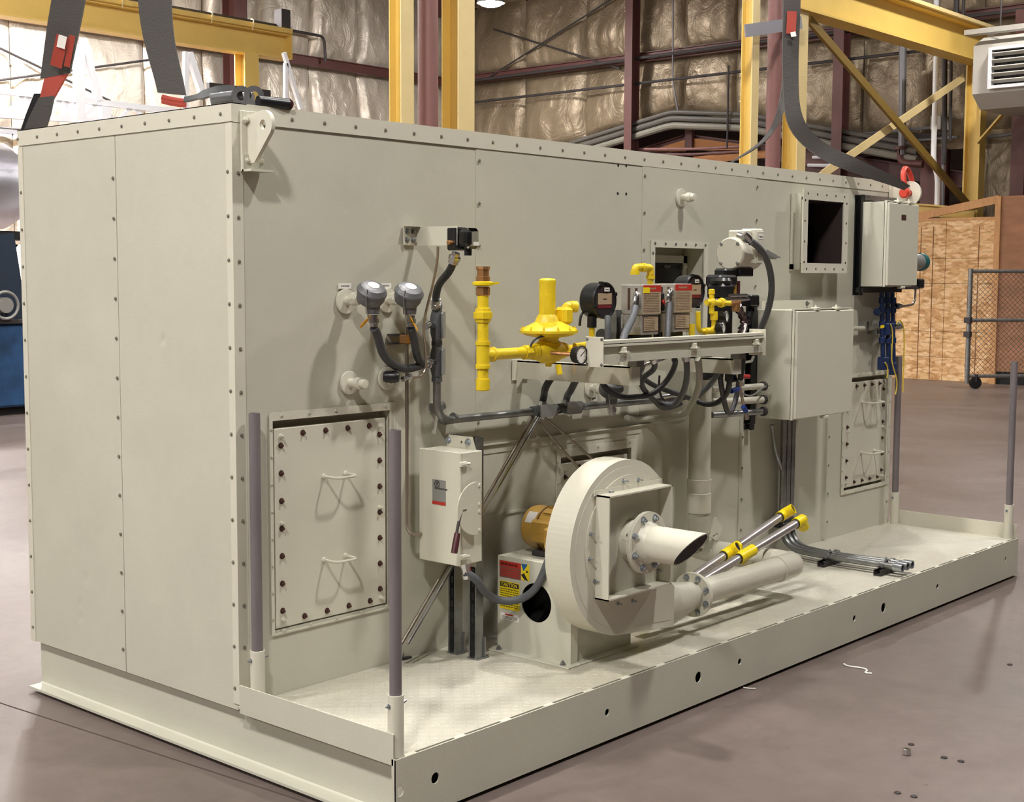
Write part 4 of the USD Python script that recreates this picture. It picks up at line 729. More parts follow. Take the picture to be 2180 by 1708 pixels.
q.part('cover', fuse(bx(s[0]-.018, s[0]+.043, s[1]-.075, s[1]-.007, s[2]-.045, s[2]+.036, .012)), CLEAR)
q.part('brass_fitting', lathe(s+V(-.02, .02, -.02), NX, [(0, .01), (.02, .01), (.022, .006)], 6), BRASS); q.part('name_tag', bx(s[0]+.002, s[0]+.034, s[1]-.077, s[1]-.0755, s[2]-.032, s[2]-.018), LABELW, smooth=False)
q.part('neck', cyl(s+V(.02, -.03, -.045), s+V(.02, -.03, -.07), .015, 14), BLACK)
# flexible conduit from the switch to the upper conduit body, and the two sensor leads
def flex(name, lab, pts, r, m, ends=(1, 1), n=26, category='conduit'):
    sp = spline(pts, n); q = Thing(name, lab, category, sp[0]); q.part('hose', tube(sp, r, 12), m)
    for e, on in ((0, ends[0]), (-1, ends[1])):
        if on:
            d = unit(sp[0]-sp[1]) if e == 0 else unit(sp[-1]-sp[-2]); q.part('gland', lathe(sp[e]-d*.012, d, [(0, r*1.35), (.016, r*1.35), (.017, r*1.55), (.03, r*1.55), (.031, r*1.1), (.045, r*1.05)], 8), CHROME)
    return q
def Q(*pv): return [at_y(u, v, y) for u, v, y in pv]
flex('flex_conduit', 'short black flexible conduit dropping from the small black switch to the conduit bodies', Q((966, 555, -.26), (958, 575, -.235), (940, 598, -.16), (930, 620, -.10), (928, 642, -.07)), .0155, RUBBER)
flex('flex_conduit', 'dark flexible conduit curving down from the nearer sensor head to the lower conduit body', [g1-Z1*.005]+Q((800, 705, -.15), (812, 745, -.14), (835, 775, -.12), (870, 785, -.09), (898, 777, -.07), (908, 774, -.06)), .0165, HOSEB, (0, 1))
flex('flex_conduit', 'dark flexible conduit hanging from the farther sensor head', [g2-Z1*.005]+Q((881, 720, -.14), (886, 750, -.12), (893, 768, -.09), (903, 776, -.07)), .0155, HOSEB, (0, 0))
# conduit bodies and rigid conduit along the wall
q = Thing('conduit_run', 'grey rigid conduit with oval-covered fittings bending from vertical to level along the wall', 'conduit', at_y(930, 690, -.05))
def cbody(c, ln, axis, out):
    a2 = unit(axis); b = q.part('conduit_body', cat(tube([c-a2*ln*.42+out*.0, c-a2*ln*.2, c+a2*ln*.2, c+a2*ln*.42], [.02, .027, .027, .02], 14), lathe(c-a2*ln*.55, a2, [(0, .023), (ln*.12, .023)], 12), lathe(c+a2*ln*.43, a2, [(0, .023), (ln*.12, .023)], 12)), HOSE)
    side = np.cross(a2, out); pl = Polygon([(-ln*.3, -.02), (ln*.3, -.02), (ln*.3, .02), (-ln*.3, .02)]).buffer(.008, 6)
    q.part('cover_plate', prism(pl, c+out*.024, side*0+a2, np.cross(out, a2), .007), CASTL, under=b)
o_ = unit(V(.55, -.83, 0))
v1, v2 = at_y(930, 692, -.05), at_y(930, 770, -.05); v1[0] = v2[0] = (v1[0]+v2[0])/2
cbody(v1, .15, Z1, o_); cbody(v2, .15, Z1, o_); q.part('nipple', cyl(v1-Z1*.06, v2+Z1*.06, .018, 12), HOSE)
top = at_y(928, 648, -.05); q.part('conduit', cyl(V(v1[0], v1[1], v1[2]+.06), V(v1[0], v1[1], top[2]+.02), .0165, 12), GALV)
zc = at_y(1000, 889, -.045)[2]; e = [V(v2[0], -.05, v2[2]-.06), V(v2[0], -.05, zc), V(1.75, -.05, zc-.004), V(2.75, -.05, zc-.012)]
q.part('conduit', tube(fillet(e, .16, 9), .0165, 14), GALV)
for k, dx in enumerate((0, 1)): q.part('strap', cat(lathe(V(v2[0]+.02+.07*dx, -.05, zc+.07-.06*dx), unit(V(.4+.5*dx, 0, -.9+.6*dx)), [(0, .02), (.022, .02)], 12), bx(v2[0]+.0+.06*dx, v2[0]+.05+.06*dx, -.04, -.0055, zc+.04-.06*dx, zc+.07-.06*dx)), GALV)
for u in (1160, 1215): c = at_y(u, 872, -.055); cbody(V(c[0], -.05, zc-.002), .15, X1, NY)
q.part('elbow_fitting', tube(fillet([at_y(905, 696, -.1), at_y(912, 690, -.085), at_y(921, 694, -.055)], .02), .015, 12), CHROME); q.part('elbow_fitting', tube([at_y(903, 776, -.07), at_y(922, 772, -.055)], .016, 12), CHROME)
for k, (p0, p1, p2) in enumerate((((1154, 862, -.05), (1160, 830, -.11), (1178, 800, -.2)), ((1204, 860, -.05), (1213, 835, -.11), (1236, 798, -.24)))):
    flex('flex_conduit', ('black' if k == 0 else 'grey')+' flexible conduit rising from the '+('left' if k == 0 else 'right')+' of the two level oval conduit fittings', Q(p0, (p0[0]+3, p0[1]-14, -.055), p1, ((p1[0]+p2[0])/2-2, (p1[1]+p2[1])/2, -.16), p2), .016, RUBBER if k == 0 else HOSE, (1, 0))
# vertical tube with its strut clamp and the tubing running into the disconnect box
q = Thing('sensing_tube', 'brown steel tube dropping from the farther sensor down to the back of the disconnect box', 'tube', at_y(867, 800, -.05))
xs = at_y(866, 800, -.06)[0]; za = at_y(864, 660, -.06)[2]; zb_ = at_y(880, 1137, -.06)[2]
q.part('tube', tube(fillet([V(xs, -.06, za), V(xs, -.06, zb_), V(xs+.13, -.06, zb_-.012)], .05), .008, 12), TUBE)
c = at_y(852, 722, -.03); q.part('strut_clamp', cat(channel(V(c[0]-.045, -.008, c[2]), V(c[0]+.05, -.008, c[2]), .041, .03, .003, NY)), GREYD, smooth=False); q.part('pipe_clamp', fuse(bx(xs-.018, xs+.018, -.075, -.035, c[2]-.018, c[2]+.018, .003)), BRASS)
# two bright tubes forming an inverted V, from the ledge down to the deck and behind the fan
q = Thing('bright_tubing', 'pair of bright steel tubes slanting down behind the disconnect box to the deck', 'tube', at_y(1000, 1100, -.06))
ap = at_y(1137, 884, -.045); ft = at_y(852, 1372, -.10)
for dx, dy in ((0, 0), (.02, -.016)): q.part('tube', cyl(ap+V(dx, dy, 0), V(ft[0]+dx+.005, ft[1]+dy, max(ft[2], .02)), .0075, 10), CHROME if dx else TUBE)
f = at_z(862, 1402, .0); q.part('deck_clip', fuse(bx(f[0]-.03, f[0]+.02, f[1]-.02, f[1]+.02, 0, .008), bar(V(f[0]-.02, f[1], .008), V(f[0]-.005, f[1]+.01, .05), .02, .006)), GREYD, smooth=False)
q = Thing('bright_tubing', 'pair of thin brown tubes slanting down from the ledge behind the fan housing', 'tube', at_y(1200, 940, -.045))
for (u0, v0, u1, v1) in ((1150, 880, 1262, 978), (1140, 892, 1240, 1006)): q.part('tube', cyl(at_y(u0, v0, -.045), at_y(u1, v1, -.045) + (at_y(u1, v1, -.045)-at_y(u0, v0, -.045))*.3, .0065, 10), TUBE)

# ------------------------------------------------------------------ disconnect box on its strut legs
for k, (px, yy) in enumerate(((1.012, -.095), (1.012, -.212))):
    zt2 = .915; q = Thing('strut_leg', ('rear' if k == 0 else 'front')+' slotted steel strut leg standing on the deck under the disconnect box', 'strut', (px, yy, 0))
    q.part('channel', channel(V(px+.02, yy, .006), V(px+.02, yy, zt2), .042, .042, .003, NX), GALV, smooth=False)
    for z in np.arange(.05, .40, .05): q.part('slot', bx(px+.039, px+.0392, yy-.007, yy+.007, z, z+.028) if False else bx(px+.0015, px+.004, yy-.006, yy+.006, z, z+.028), BLACK, smooth=False)
    q.part('foot_angle', fuse(bx(px-.0, px+.07, yy-.03, yy+.03, 0, .006), bx(px+.041, px+.047, yy-.03, yy+.03, 0, .09)), GALV, smooth=False); q.part('anchor_bolt', hexbolt(V(px+.058, yy, .006), Z1, .009, .008), ZINC)
DX0, DX1, DYa, DYb, DZ0, DZ1 = .868, .998, -.052, -.276, .420, .868
q = Thing('disconnect_switch', 'beige electrical disconnect box with a lever handle and a silver label, left of the fan', 'switch box', (.93, -.16, .42))
q.part('case', fuse(bx(DX0+.012, DX1, DYb, DYa, DZ0, DZ1, .002)), PAINT_W); dr = q.part('door', bx(DX0, DX0+.011, DYb-.003, DYa+.003, DZ0-.004, DZ1+.003, .003), PAINT_W)
q.part('mount_tab', prism(Polygon([(.03, DZ1), (.195, DZ1), (.175, DZ1+.05), (.045, DZ1+.05)]).difference(Point(.115, DZ1+.025).buffer(.006)), (DX1-.003, DYa, 0), NY, Z1, .003), PAINT_W, smooth=False)
q.part('mount_tab', prism([(.03, DZ0-.03), (.195, DZ0-.03), (.195, DZ0), (.03, DZ0)], (DX1-.003, DYa, 0), NY, Z1, .003), PAINT_W, smooth=False)
for yy in (-.095, -.205): q.part('mount_bolt', hexbolt(V(DX1-.006, yy, DZ1+.028), NX, .011, .009), ZINC)
for z in (.445, .815): q.part('latch', fuse(bx(DX0-.006, DX0+.03, DYb-.016, DYb-.001, z, z+.02, .003), cyl(V(DX0, DYb-.012, z+.01), V(DX0+.045, DYb-.012, z+.01), .006, 8)), PAINT_W)
hc_ = V(.935, DYb-.02, .645); pl = Point(0, 0).buffer(.105, 32).intersection(sbox(-.2, -.2, .028, .2)).difference(sbox(-.075, -.006, -.05, .004))
dk = q.part('handle_plate', prism(pl, hc_, X1, Z1, .006), PAINT_W); q.part('plate_web', bx(.93, .96, DYb-.02, DYb, .56, .73), PAINT, smooth=False)
for z in (.555, .63, .66, .735): q.part('plate_rivet', lathe(V(.955, DYb-.026, z), NY, [(0, .008), (.004, .006)], 8), PAINT_W, under=dk)
hs, he = V(.842, DYb-.02, .60), V(.80, DYb-.035, .50)
q.part('lever', cat(tube(fillet([V(.86, DYb-.02, .645), V(.835, DYb-.022, .59), V(.815, DYb-.03, .535)], .03), .006, 8)), GREYD); q.part('grip', tube([V(.826, DYb-.028, .56), V(.81, DYb-.034, .52), V(.798, DYb-.038, .487)], [.012, .0135, .013], 12), MAROON, label='maroon plastic grip')
# its label: maker's round mark and name over a red band
la, lb = at_x(921, 1020, DX0), at_x(949, 1077, DX0); xl = DX0-.0005; yw = la[1]-lb[1]; zh = la[2]-lb[2]
lp = q.part('maker_label', bx(xl-.001, xl, lb[1], la[1], lb[2], la[2]), CASTL, under=dr, smooth=False)
def onx(y, z): return V(xl-.001, la[1]-y, lb[2]+z)
q.part('red_band', prism([(0, 0), (yw, 0), (yw, zh*.13), (0, zh*.13)], onx(0, 0)+NX*.0006, NY, Z1, .0004), RED, under=dr, smooth=False)
q.part('round_mark', cat(prism(Point(0, 0).buffer(.0145, 24).difference(Point(0, 0).buffer(.012, 24)), onx(yw*.36, zh*.83), NY, Z1, .0006), lettering('W', .012, onx(yw*.36-.0075, zh*.80), NY, Z1, .0006, True), bar(onx(yw*.36-.007, zh*.77), onx(yw*.36+.007, zh*.77), .0012, .002)), LABELK, under=dr, smooth=False)
q.part('maker_name', lettering('Westinghouse', .0075, onx(yw*.18, zh*.62), NY, Z1, .0006, True), LABELK, under=dr, smooth=False)
flex('flex_conduit', 'grey flexible conduit looping from the disconnect box to the fan motor', [V(.93, DYb+.03, DZ0-.04), V(.96, -.27, .355)]+[at_x(1030, 1258, 1.03), at_x(1068, 1279, 1.12), at_x(1110, 1275, 1.17), at_x(1142, 1250, 1.19), at_x(1163, 1205, 1.2), at_y(1180, 1168, -.46)], .0165, HOSE, (0, 0))
q = Thing('cable_gland', 'bright cable gland under the disconnect box', 'fitting', V(.93, DYb+.03, DZ0)); q.part('gland', lathe(V(.93, DYb+.03, DZ0+.001), unit(V(.2, -.05, -1)), [(0, .024), (.018, .024), (.02, .02), (.05, .02), (.052, .024), (.066, .024), (.068, .018)], 8), CHROME)

# ------------------------------------------------------------------ fan: pedestal, motor, housing, inlet, discharge pipe
PX0, PX1, PY0, PY1, PZ = 1.21, 1.63, -.567, -.171, .392
q = Thing('fan_pedestal', 'beige folded steel pedestal with warning labels and a round hole, under the fan', 'pedestal', (1.42, -.37, 0))
hl = at_x(1141, 1284, PX0); hp = Polygon([(-PY1, .006), (-PY0, .006), (-PY0, PZ), (-PY1, PZ)]).difference(Point(-hl[1], hl[2]).buffer(.081, 28))
q.part('side_plate', prism(hp, (PX0+.005, 0, 0), NY, Z1, .005) if False else prism(hp, (PX0, 0, 0), NY, Z1, -.005) if False else prism(hp, (PX0+.005, 0, 0), NY, Z1, .005), PAINT, smooth=False)
q.part('top_plate', bx(PX0, PX1, PY0, PY1, PZ, PZ+.006), PAINT, smooth=False); q.part('front_plate', bx(PX0+.045, PX1, PY0+.012, PY0+.017, .006, PZ), PAINT, smooth=False); q.part('front_flange', bx(PX0+.0052, PX0+.045, PY0, PY0+.005, .006, PZ), PAINT_W, smooth=False)
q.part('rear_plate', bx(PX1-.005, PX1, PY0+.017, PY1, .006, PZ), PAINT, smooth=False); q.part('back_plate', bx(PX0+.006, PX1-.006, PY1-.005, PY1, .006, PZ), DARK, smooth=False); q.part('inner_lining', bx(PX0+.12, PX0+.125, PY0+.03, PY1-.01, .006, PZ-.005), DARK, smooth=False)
q.part('foot_flange', bx(PX0-.05, PX0+.02, PY0-.03, PY1+.01, 0, .006, .0015), PAINT, smooth=False); q.part('foot_flange', bx(PX0+.02, PX1, PY0-.03, PY0+.012, 0, .006), PAINT, smooth=False)
for y in (PY0+.02, PY1-.03): q.part('anchor_bolt', hexbolt(V(PX0-.025, y, .006), Z1, .01, .009), GALV)
def sticker(u0, v0, u1, v1, m, nm, dx=.0006):
    a, b = at_x(u0, v0, PX0), at_x(u1, v1, PX0); q.part(nm, bx(PX0-dx-.0006, PX0-dx, b[1], a[1], b[2], a[2]), m, smooth=False); return a, b
a, b = sticker(1064, 1192, 1109, 1236, mat('brown_red_label', (134, 84, 74), .5), 'warning_label')
sx_ = PX0-.0014
def st(y, z): return V(sx_, y, z)
w, h = a[1]-b[1], a[2]-b[2]
q.part('red_header', prism([(0, 0), (w, 0), (w, h*.34), (0, h*.34)], st(a[1], b[2]+h*.66), NY, Z1, .0004), RED, smooth=False)
q.part('label_print', lines(st(a[1]-w*.06, b[2]+h*.70), NY, Z1, w*.85, h*.24, 1, 5), mat('red_ink', (90, 24, 22), .5), smooth=False, kind='stuff'); q.part('label_print', lines(st(a[1]-w*.06, b[2]+h*.08), NY, Z1, w*.88, h*.5, 4, 6), RED, smooth=False, kind='stuff')
a, b = sticker(1064, 1235, 1106, 1303, YLAB, 'caution_label'); w, h = a[1]-b[1], a[2]-b[2]
q.part('black_header', prism([(0, 0), (w*.94, 0), (w*.94, h*.17), (0, h*.17)], st(a[1]-w*.03, b[2]+h*.80), NY, Z1, .0004), LABELK, smooth=False)
q.part('caution_word', lettering('CAUTION', h*.115, st(a[1]-w*.09, b[2]+h*.83)+NX*.0005, NY, Z1, .0004, True), YLAB, smooth=False); q.part('label_print', lines(st(a[1]-w*.05, b[2]+h*.06), NY, Z1, w*.9, h*.70, 9, 8, .4), mat('olive_ink', (110, 96, 20), .5), smooth=False, kind='stuff')
a, b = sticker(1066, 1303, 1105, 1326, LABELW, 'danger_label'); w, h = a[1]-b[1], a[2]-b[2]
q.part('red_bar', prism([(0, 0), (w*.45, 0), (w*.45, h*.22), (0, h*.22)], st(a[1]-w*.25, b[2]+h*.72), NY, Z1, .0004), RED, smooth=False); q.part('label_print', lines(st(a[1]-w*.08, b[2]+h*.12), NY, Z1, w*.84, h*.5, 3, 9, .35), GREYINK, smooth=False, kind='stuff')
a, b = at_x(1110, 1200, PX0), at_x(1127, 1238, PX0); w, h = a[1]-b[1], a[2]-b[2]
q.part('pictogram', bx(PX0-.0012, PX0-.0006, b[1], a[1], b[2], a[2]), YLAB, smooth=False); q.part('pictogram', prism([(0, h), (w*.8, h), (w*.3, h*.55)], st(a[1], b[2]), NY, Z1, .0004), BLUE, smooth=False); q.part('pictogram', prism([(0, h*.3), (w*.35, h*.45), (w*.85, 0), (w*.4, h*.05)], st(a[1], b[2]), NY, Z1, .0004), LABELK, smooth=False); q.part('pictogram', prism([(w*.55, h*.5), (w*.9, h*.5), (w*.72, h*.66)], st(a[1], b[2]), NY, Z1, .0004), LABELK, smooth=False)
# motor
AX, AZ = 1.388, .503
q = Thing('fan_motor', 'ochre electric motor on the pedestal behind the fan housing', 'motor', (AX, -.33, PZ))
A = V(AX, 0, AZ)
q.part('body', cat(lathe(A+V(0, -.2, 0), NY, [(0, .03), (.005, .07), (.02, .088), (.04, .094), (.34, .094), (.36, .07), (.37, .02)], 36), bx(AX-.1, AX-.07, -.46, -.28, AZ-.05, AZ+.05, .01)), OCHRE)
for k in range(14):
    w = 2*math.pi*k/14; d = V(math.cos(w), 0, math.sin(w)); q.part('cooling_fin', bar(A+V(0, -.32, 0)+d*.096, A+V(0, -.5, 0)+d*.096, .012, .004, np.cross(d, Y1)), OCHRE, smooth=False)
q.part('shroud_seam', lathe(A+V(0, -.30, 0), NY, [(0, .0945), (.0, .097), (.008, .097), (.008, .0945)], 36), mat('dark_ochre', (96, 66, 22), .5))
q.part('base_foot', fuse(bx(AX-.09, AX+.09, -.46, -.28, PZ+.006, PZ+.03, .004), bx(AX-.05, AX+.05, -.44, -.30, PZ+.03, AZ-.08)), GREYD, smooth=False)
thetas = np.linspace(math.radians(128), math.radians(160), 8); rr = .0955
pv = [A+V(0, yy, 0)+V(math.cos(w), 0, math.sin(w))*rr for w in thetas for yy in (-.243, -.292)]
q.part('paper_label', tm(pv, [(2*i, 2*i+1, 2*i+3) for i in range(7)]+[(2*i, 2*i+3, 2*i+2) for i in range(7)]+[(2*i, 2*i+3, 2*i+1) for i in range(7)]+[(2*i, 2*i+2, 2*i+3) for i in range(7)]), LABELW, smooth=False)
q.part('terminal_box', bx(AX-.135, AX-.075, -.47, -.38, AZ-.06, AZ+.03, .008), OCHRE)
# scroll housing
HY0, HY1 = -.700, -.575
sc = []
for w in np.linspace(-90, 225, 64):
    r_ = .318 + .05*np.clip((-(w-225))/315, 0, 1); sc.append((AX+r_*math.cos(math.radians(w)), .487+r_*math.sin(math.radians(w))))
DZc = .172
ctr = (AX+.0, .487)
scroll = Polygon([(AX+.318*math.cos(w), .487+.318*math.sin(w)) for w in np.linspace(0, 2*math.pi, 72)])
low = Polygon([(AX, .487-.368), (1.74, DZc-.085), (1.74, DZc+.085), (1.66, .32), (AX+.2, .487)])
th = np.linspace(math.pi*.5, math.pi*1.5, 48); spiral = Polygon([(AX+(.335+.033*(w/math.pi-.5))*math.cos(w), .487+(.345+.023*(w/math.pi-.5))*math.sin(w)) for w in th]+[(AX+.1, .3), (AX+.1, .75)])
rt_ = Polygon([(AX+.335*math.cos(w), .487+.345*math.sin(w)) for w in np.linspace(-math.pi*.25, math.pi*.52, 40)]+[(AX-.1, .487)])
hull = scroll.union(spiral).union(rt_).union(low).buffer(.012).buffer(-.012)
q = Thing('fan_housing', 'big round beige fan scroll housing with a square inlet shroud, front centre', 'fan', (AX, -.64, .12))
body = q.part('scroll', cat(prism(hull, (0, HY1, 0), X1, Z1, HY1-HY0), prism(hull.buffer(-.028).difference(Point(*ctr).buffer(.05)), (0, HY0, 0), X1, Z1, .0015)), PAINT_W, smooth=40)
cov = Point(AX+.01, .50).buffer(.27, 48); q.part('cover_plate', prism(cov, (0, HY0-.001, 0), X1, Z1, .006), PAINT_W, smooth=40)
for k in range(16):
    w = 2*math.pi*(k+.35)/16; q.part('cover_stud', cat(hexbolt(V(AX+.01+.252*math.cos(w), HY0-.007, .50+.252*math.sin(w)), NY, .0065, .006), cyl(V(AX+.01+.252*math.cos(w), HY0-.012, .50+.252*math.sin(w)), V(AX+.01+.252*math.cos(w), HY0-.03, .50+.252*math.sin(w)), .0035, 8)), ZINC)
IX0, IX1, IZ0, IZ1, IY = 1.186, 1.612, .300, .713, -.772
q.part('inlet_shroud', fuse(bx(IX0, IX0+.006, IY, HY0-.006, IZ0, IZ1), bx(IX1-.006, IX1, IY, HY0-.006, IZ0, IZ1), bx(IX0, IX1, IY, HY0-.006, IZ1-.006, IZ1), bx(IX0, IX1, IY, HY0-.006, IZ0, IZ0+.006), bx(IX0-.012, IX1+.012, HY0-.010, HY0-.006, IZ1-.004, IZ1+.018)), PAINT_W, smooth=False)
q.part('shroud_bottom', bx(IX0+.0065, IX1-.0065, HY0-.012, HY0-.0075, IZ0+.0065, IZ1-.0065), PAINT, smooth=False)
q.part('outlet_transition', cat(*[trimesh.convex.convex_hull(np.vstack([[(1.738, HY1-.004, DZc-.082), (1.738, HY0+.004, DZc-.082), (1.738, HY1-.004, DZc+.082), (1.738, HY0+.004, DZc+.082)], [(1.965, -.638+.058*math.cos(w), DZc+.058*math.sin(w)) for w in np.linspace(0, 2*math.pi, 25)]]))]), PAINT_W, smooth=30)
IC = V(1.416, 0, .503)
def flange(thing, c, d, ro, ri, tk, nb, rb, name='flange', m=PAINT_W, br=.0115, both=True):
    f = thing.part(name, lathe(c, d, [(0, ri), (0, ro), (tk, ro), (tk, ri), (0, ri)], 40), m); a, b, d = frame(d)
    for k in range(nb):
        w = 2*math.pi*(k+.5)/nb; p = c+(a*math.cos(w)+b*math.sin(w))*rb
        thing.part('bolt', cat(hexbolt(p+d*tk, d, br, .011), *([hexbolt(p, -d, br, .011)] if both else [])), ZINC, under=f)
    return f
q.part('inlet_neck', lathe(IC+V(0, HY0-.012, 0), NY, [(0, .085), (.066, .085)], 32), PAINT_W); flange(q, IC+V(0, -.778, 0), NY, .125, .05, .008, 8, .103, 'inlet_flange')
flange(q, V(1.965, -.638, DZc), X1, .098, .05, .009, 8, .079, 'outlet_flange')
q = Thing('inlet_pipe', 'beige inlet stub with a slanted mesh-covered mouth on the fan', 'pipe', IC+V(0, -.787, 0))
flange(q, IC+V(0, -.787, 0), NY, .125, .05, .009, 8, .103, 'pipe_flange', both=False)
n_ = 36; th = np.arange(n_)*2*math.pi/n_; rp = .072
mouth_y = -.968 + .055*(np.sin(th)*-1+0)   # longer on top
p1e, p2e = V(0, 0, 0), None
ring0 = np.stack([IC[0]+rp*np.cos(th), np.full(n_, -.79), IC[2]+rp*np.sin(th)], 1); ye = -1.0-.066*np.sin(th)
ring1 = np.stack([IC[0]+rp*np.cos(th), ye, IC[2]+rp*np.sin(th)], 1); ring2 = np.stack([IC[0]+.93*rp*np.cos(th), ye+.001*np.sin(th), IC[2]+.93*rp*np.sin(th)], 1); ring3 = ring2.copy(); ring3[:, 1] = -.80
def loft(*rings):
    k = len(rings[0]); v = np.vstack(rings); f = []
    for i in range(len(rings)-1):
        for j in range(k): a, b, c, d = i*k+j, i*k+(j+1) % k, (i+1)*k+(j+1) % k, (i+1)*k+j; f += [(a, b, c), (a, c, d)]
    m = tm(v, f); return m
q.part('stub', loft(ring3, ring0, ring1, ring2, ring3*[1, 0, 1]+[0, -.801, 0]), PAINT_W, smooth=40); q.part('weld_collar', lathe(IC+V(0, -.796, 0), NY, [(0, .086), (.03, .073)], 32), PAINT_W)
inner = [];  cen = V(IC[0], -.997, IC[2]); e1 = X1; e2 = unit(V(0, -.066, .072)); hh = rp*.97*math.hypot(.066, .072)/.072
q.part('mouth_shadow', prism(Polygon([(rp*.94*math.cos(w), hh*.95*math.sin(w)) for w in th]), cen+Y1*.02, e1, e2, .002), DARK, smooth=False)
for k in np.arange(-.9, .95, .12):
    l = math.sqrt(max(0, 1-k*k)); inner.append(bar(cen+e1*rp*.95*k-e2*hh*.95*l, cen+e1*rp*.95*k+e2*hh*.95*l, .0028, .0028, e1)); inner.append(bar(cen+e2*hh*.95*k-e1*rp*.95*l, cen+e2*hh*.95*k+e1*rp*.95*l, .0028, .0028, e2))
q.part('bird_mesh', cat(inner), GREYD, smooth=False, kind='stuff')
# discharge pipe, elbows and riser
q = Thing('discharge_pipe', 'glossy beige discharge pipe along the deck, turning back to the tall riser at the wall', 'pipe', (2.4, -.638, .11))
flange(q, V(1.974, -.638, DZc), X1, .098, .05, .009, 8, .079, 'pipe_flange', both=False)
PG = mat('glossy_beige_paint', (208, 203, 186), .22, vary=.02, vscale=4)
q.part('straight', cyl(V(1.983, -.638, DZc), V(2.69, -.638, DZc), .057, 32), PG)
q.part('cap_elbow', cat(lathe(V(2.68, -.638, DZc), X1, [(0, .0575), (.0, .062), (.09, .062), (.1, .058)], 32), tube(fillet([V(2.76, -.638, DZc), V(2.845, -.638, DZc), V(2.845, -.5, DZc)], .08, 9), .060, 28)), PG)
q.part('return_leg', tube(fillet([V(2.845, -.5, DZc), V(2.845, -.17, DZc), V(2.79, -.12, DZc+.02), V(2.785, -.12, .2)], .06, 8), .057, 28), PAINT)
q = Thing('riser_pipe', 'tall beige vertical pipe with a coupling at the wall right of the fan', 'pipe', (2.785, -.12, .2))
q.part('pipe', cyl(V(2.785, -.12, .2), V(2.785, -.12, 1.17), .0555, 32), PAINT); q.part('coupling', cat(lathe(V(2.785, -.12, .375), Z1, [(0, .0562), (0, .061), (.03, .062), (.1, .062), (.102, .059), (.14, .0615), (.17, .0615), (.17, .056)], 32)), PAINT_W)
c = V(2.80, -.185, .27); q.part('gauge_valve', cat(cyl(c+V(0, .03, 0), c+V(0, -.03, 0), .015, 14), cyl(c+V(0, -.02, -.09), c+V(0, -.02, 0), .012, 12), cyl(V(2.79, -.12, .18), c+V(0, -.02, -.08), .012, 12)), PAINT); q.part('quadrant', prism(Polygon([(-.055, .0), (-.02, .08), (.0, .09), (.06, .03), (.04, -.01), (.0, -.03)]).difference(Polygon([(-.035, .0), (-.01, -.012), (.02, .0), (.012, .01), (-.01, .002)])), c+V(-.005, -.03, 0), X1, Z1, .004), PAINT_W, smooth=False)

# ------------------------------------------------------------------ stacked handrail pieces and the conduits on the deck
f1, f1b = at_y(1672, 1093, -.40), at_y(1706, 1108, -.50); m1, m1b = at_y(1556, 1173, -.40), at_y(1588, 1180, -.50)
f0 = f1+(m1-f1)*((f1[0]-1.84)/(f1[0]-m1[0])); f0b = f1b+(m1b-f1b)*((f1b[0]-1.78)/(f1b[0]-m1b[0]))
for k, (a, b, mid, lab) in enumerate(((f0, f1, (1556, 1173), 'dull steel handrail pipe with yellow fittings, upper of the two leaning over the riser foot'), (f0b, f1b, (1588, 1180), 'dull steel handrail pipe with yellow fittings, lower of the two leaning over the riser foot'))):
    q = Thing('handrail_pipe', lab, 'pipe', a); d = unit(b-a)
    q.part('pipe', cyl(a, b, .021, 20), mat('dull_pipe_steel', (188, 180, 178), .34, .8) if k == 0 else MATS['dull_pipe_steel'])
    t_mid = ((at_y(*mid, (a[1]+b[1])/2)-a) @ d)/np.linalg.norm(b-a); vv_ = np.linspace(0, 1, 200); pr = np.array([[(RT @ (a+(b-a)*s-CAM))/(FW @ (a+(b-a)*s-CAM))*FPX+1090] for s in vv_])[:, 0]; t_mid = vv_[np.argmin(abs(pr-mid[0]))]
    m_ = a+(b-a)*t_mid; side = unit(np.cross(d, Z1))
    out = unit(CAM-m_); out = unit(out-d*(out @ d))
    q.part('fitting', cat(lathe(m_-d*.065, d, [(0, .022), (0, .028), (.13, .028), (.13, .022)], 20)), YEL2); tee = (out*.95+X1*.25) if k == 0 else (-side*.6-Z1*.7)
    q.part('fitting_branch', lathe(m_, tee, [(.0, .028), (.045, .028), (.046, .0225), (.02, .021), (.019, .003)], 20), YEL2); q.part('branch_bore', lathe(m_, tee, [(.021, .02), (.0405, .0215)], 20), DARK)
    q.part('end_fitting', cat(lathe(b-d*.055, d, [(0, .022), (0, .028), (.07, .028), (.085, .02)], 20)), YEL2); tee = (X1*.35+out*.85) if k == 0 else (X1*.7-Z1*.7)
    q.part('fitting_branch', lathe(b-d*.01, tee, [(0, .028), (.055, .028), (.056, .0225), (.02, .021)], 20), YEL2); q.part('branch_bore', lathe(b-d*.01, tee, [(.02, .02), (.0505, .0215)], 20), DARK)
    q.part('foot_fitting', cat(lathe(a-d*.02, d, [(0, .02), (0, .028), (.09, .028), (.09, .022)], 16)), YEL2)
    for c_ in (b-d*.062, m_-d*.072, m_+d*.065): q.part('collar', lathe(c_, d, [(0, .024), (.008, .024)], 16), BLACK)
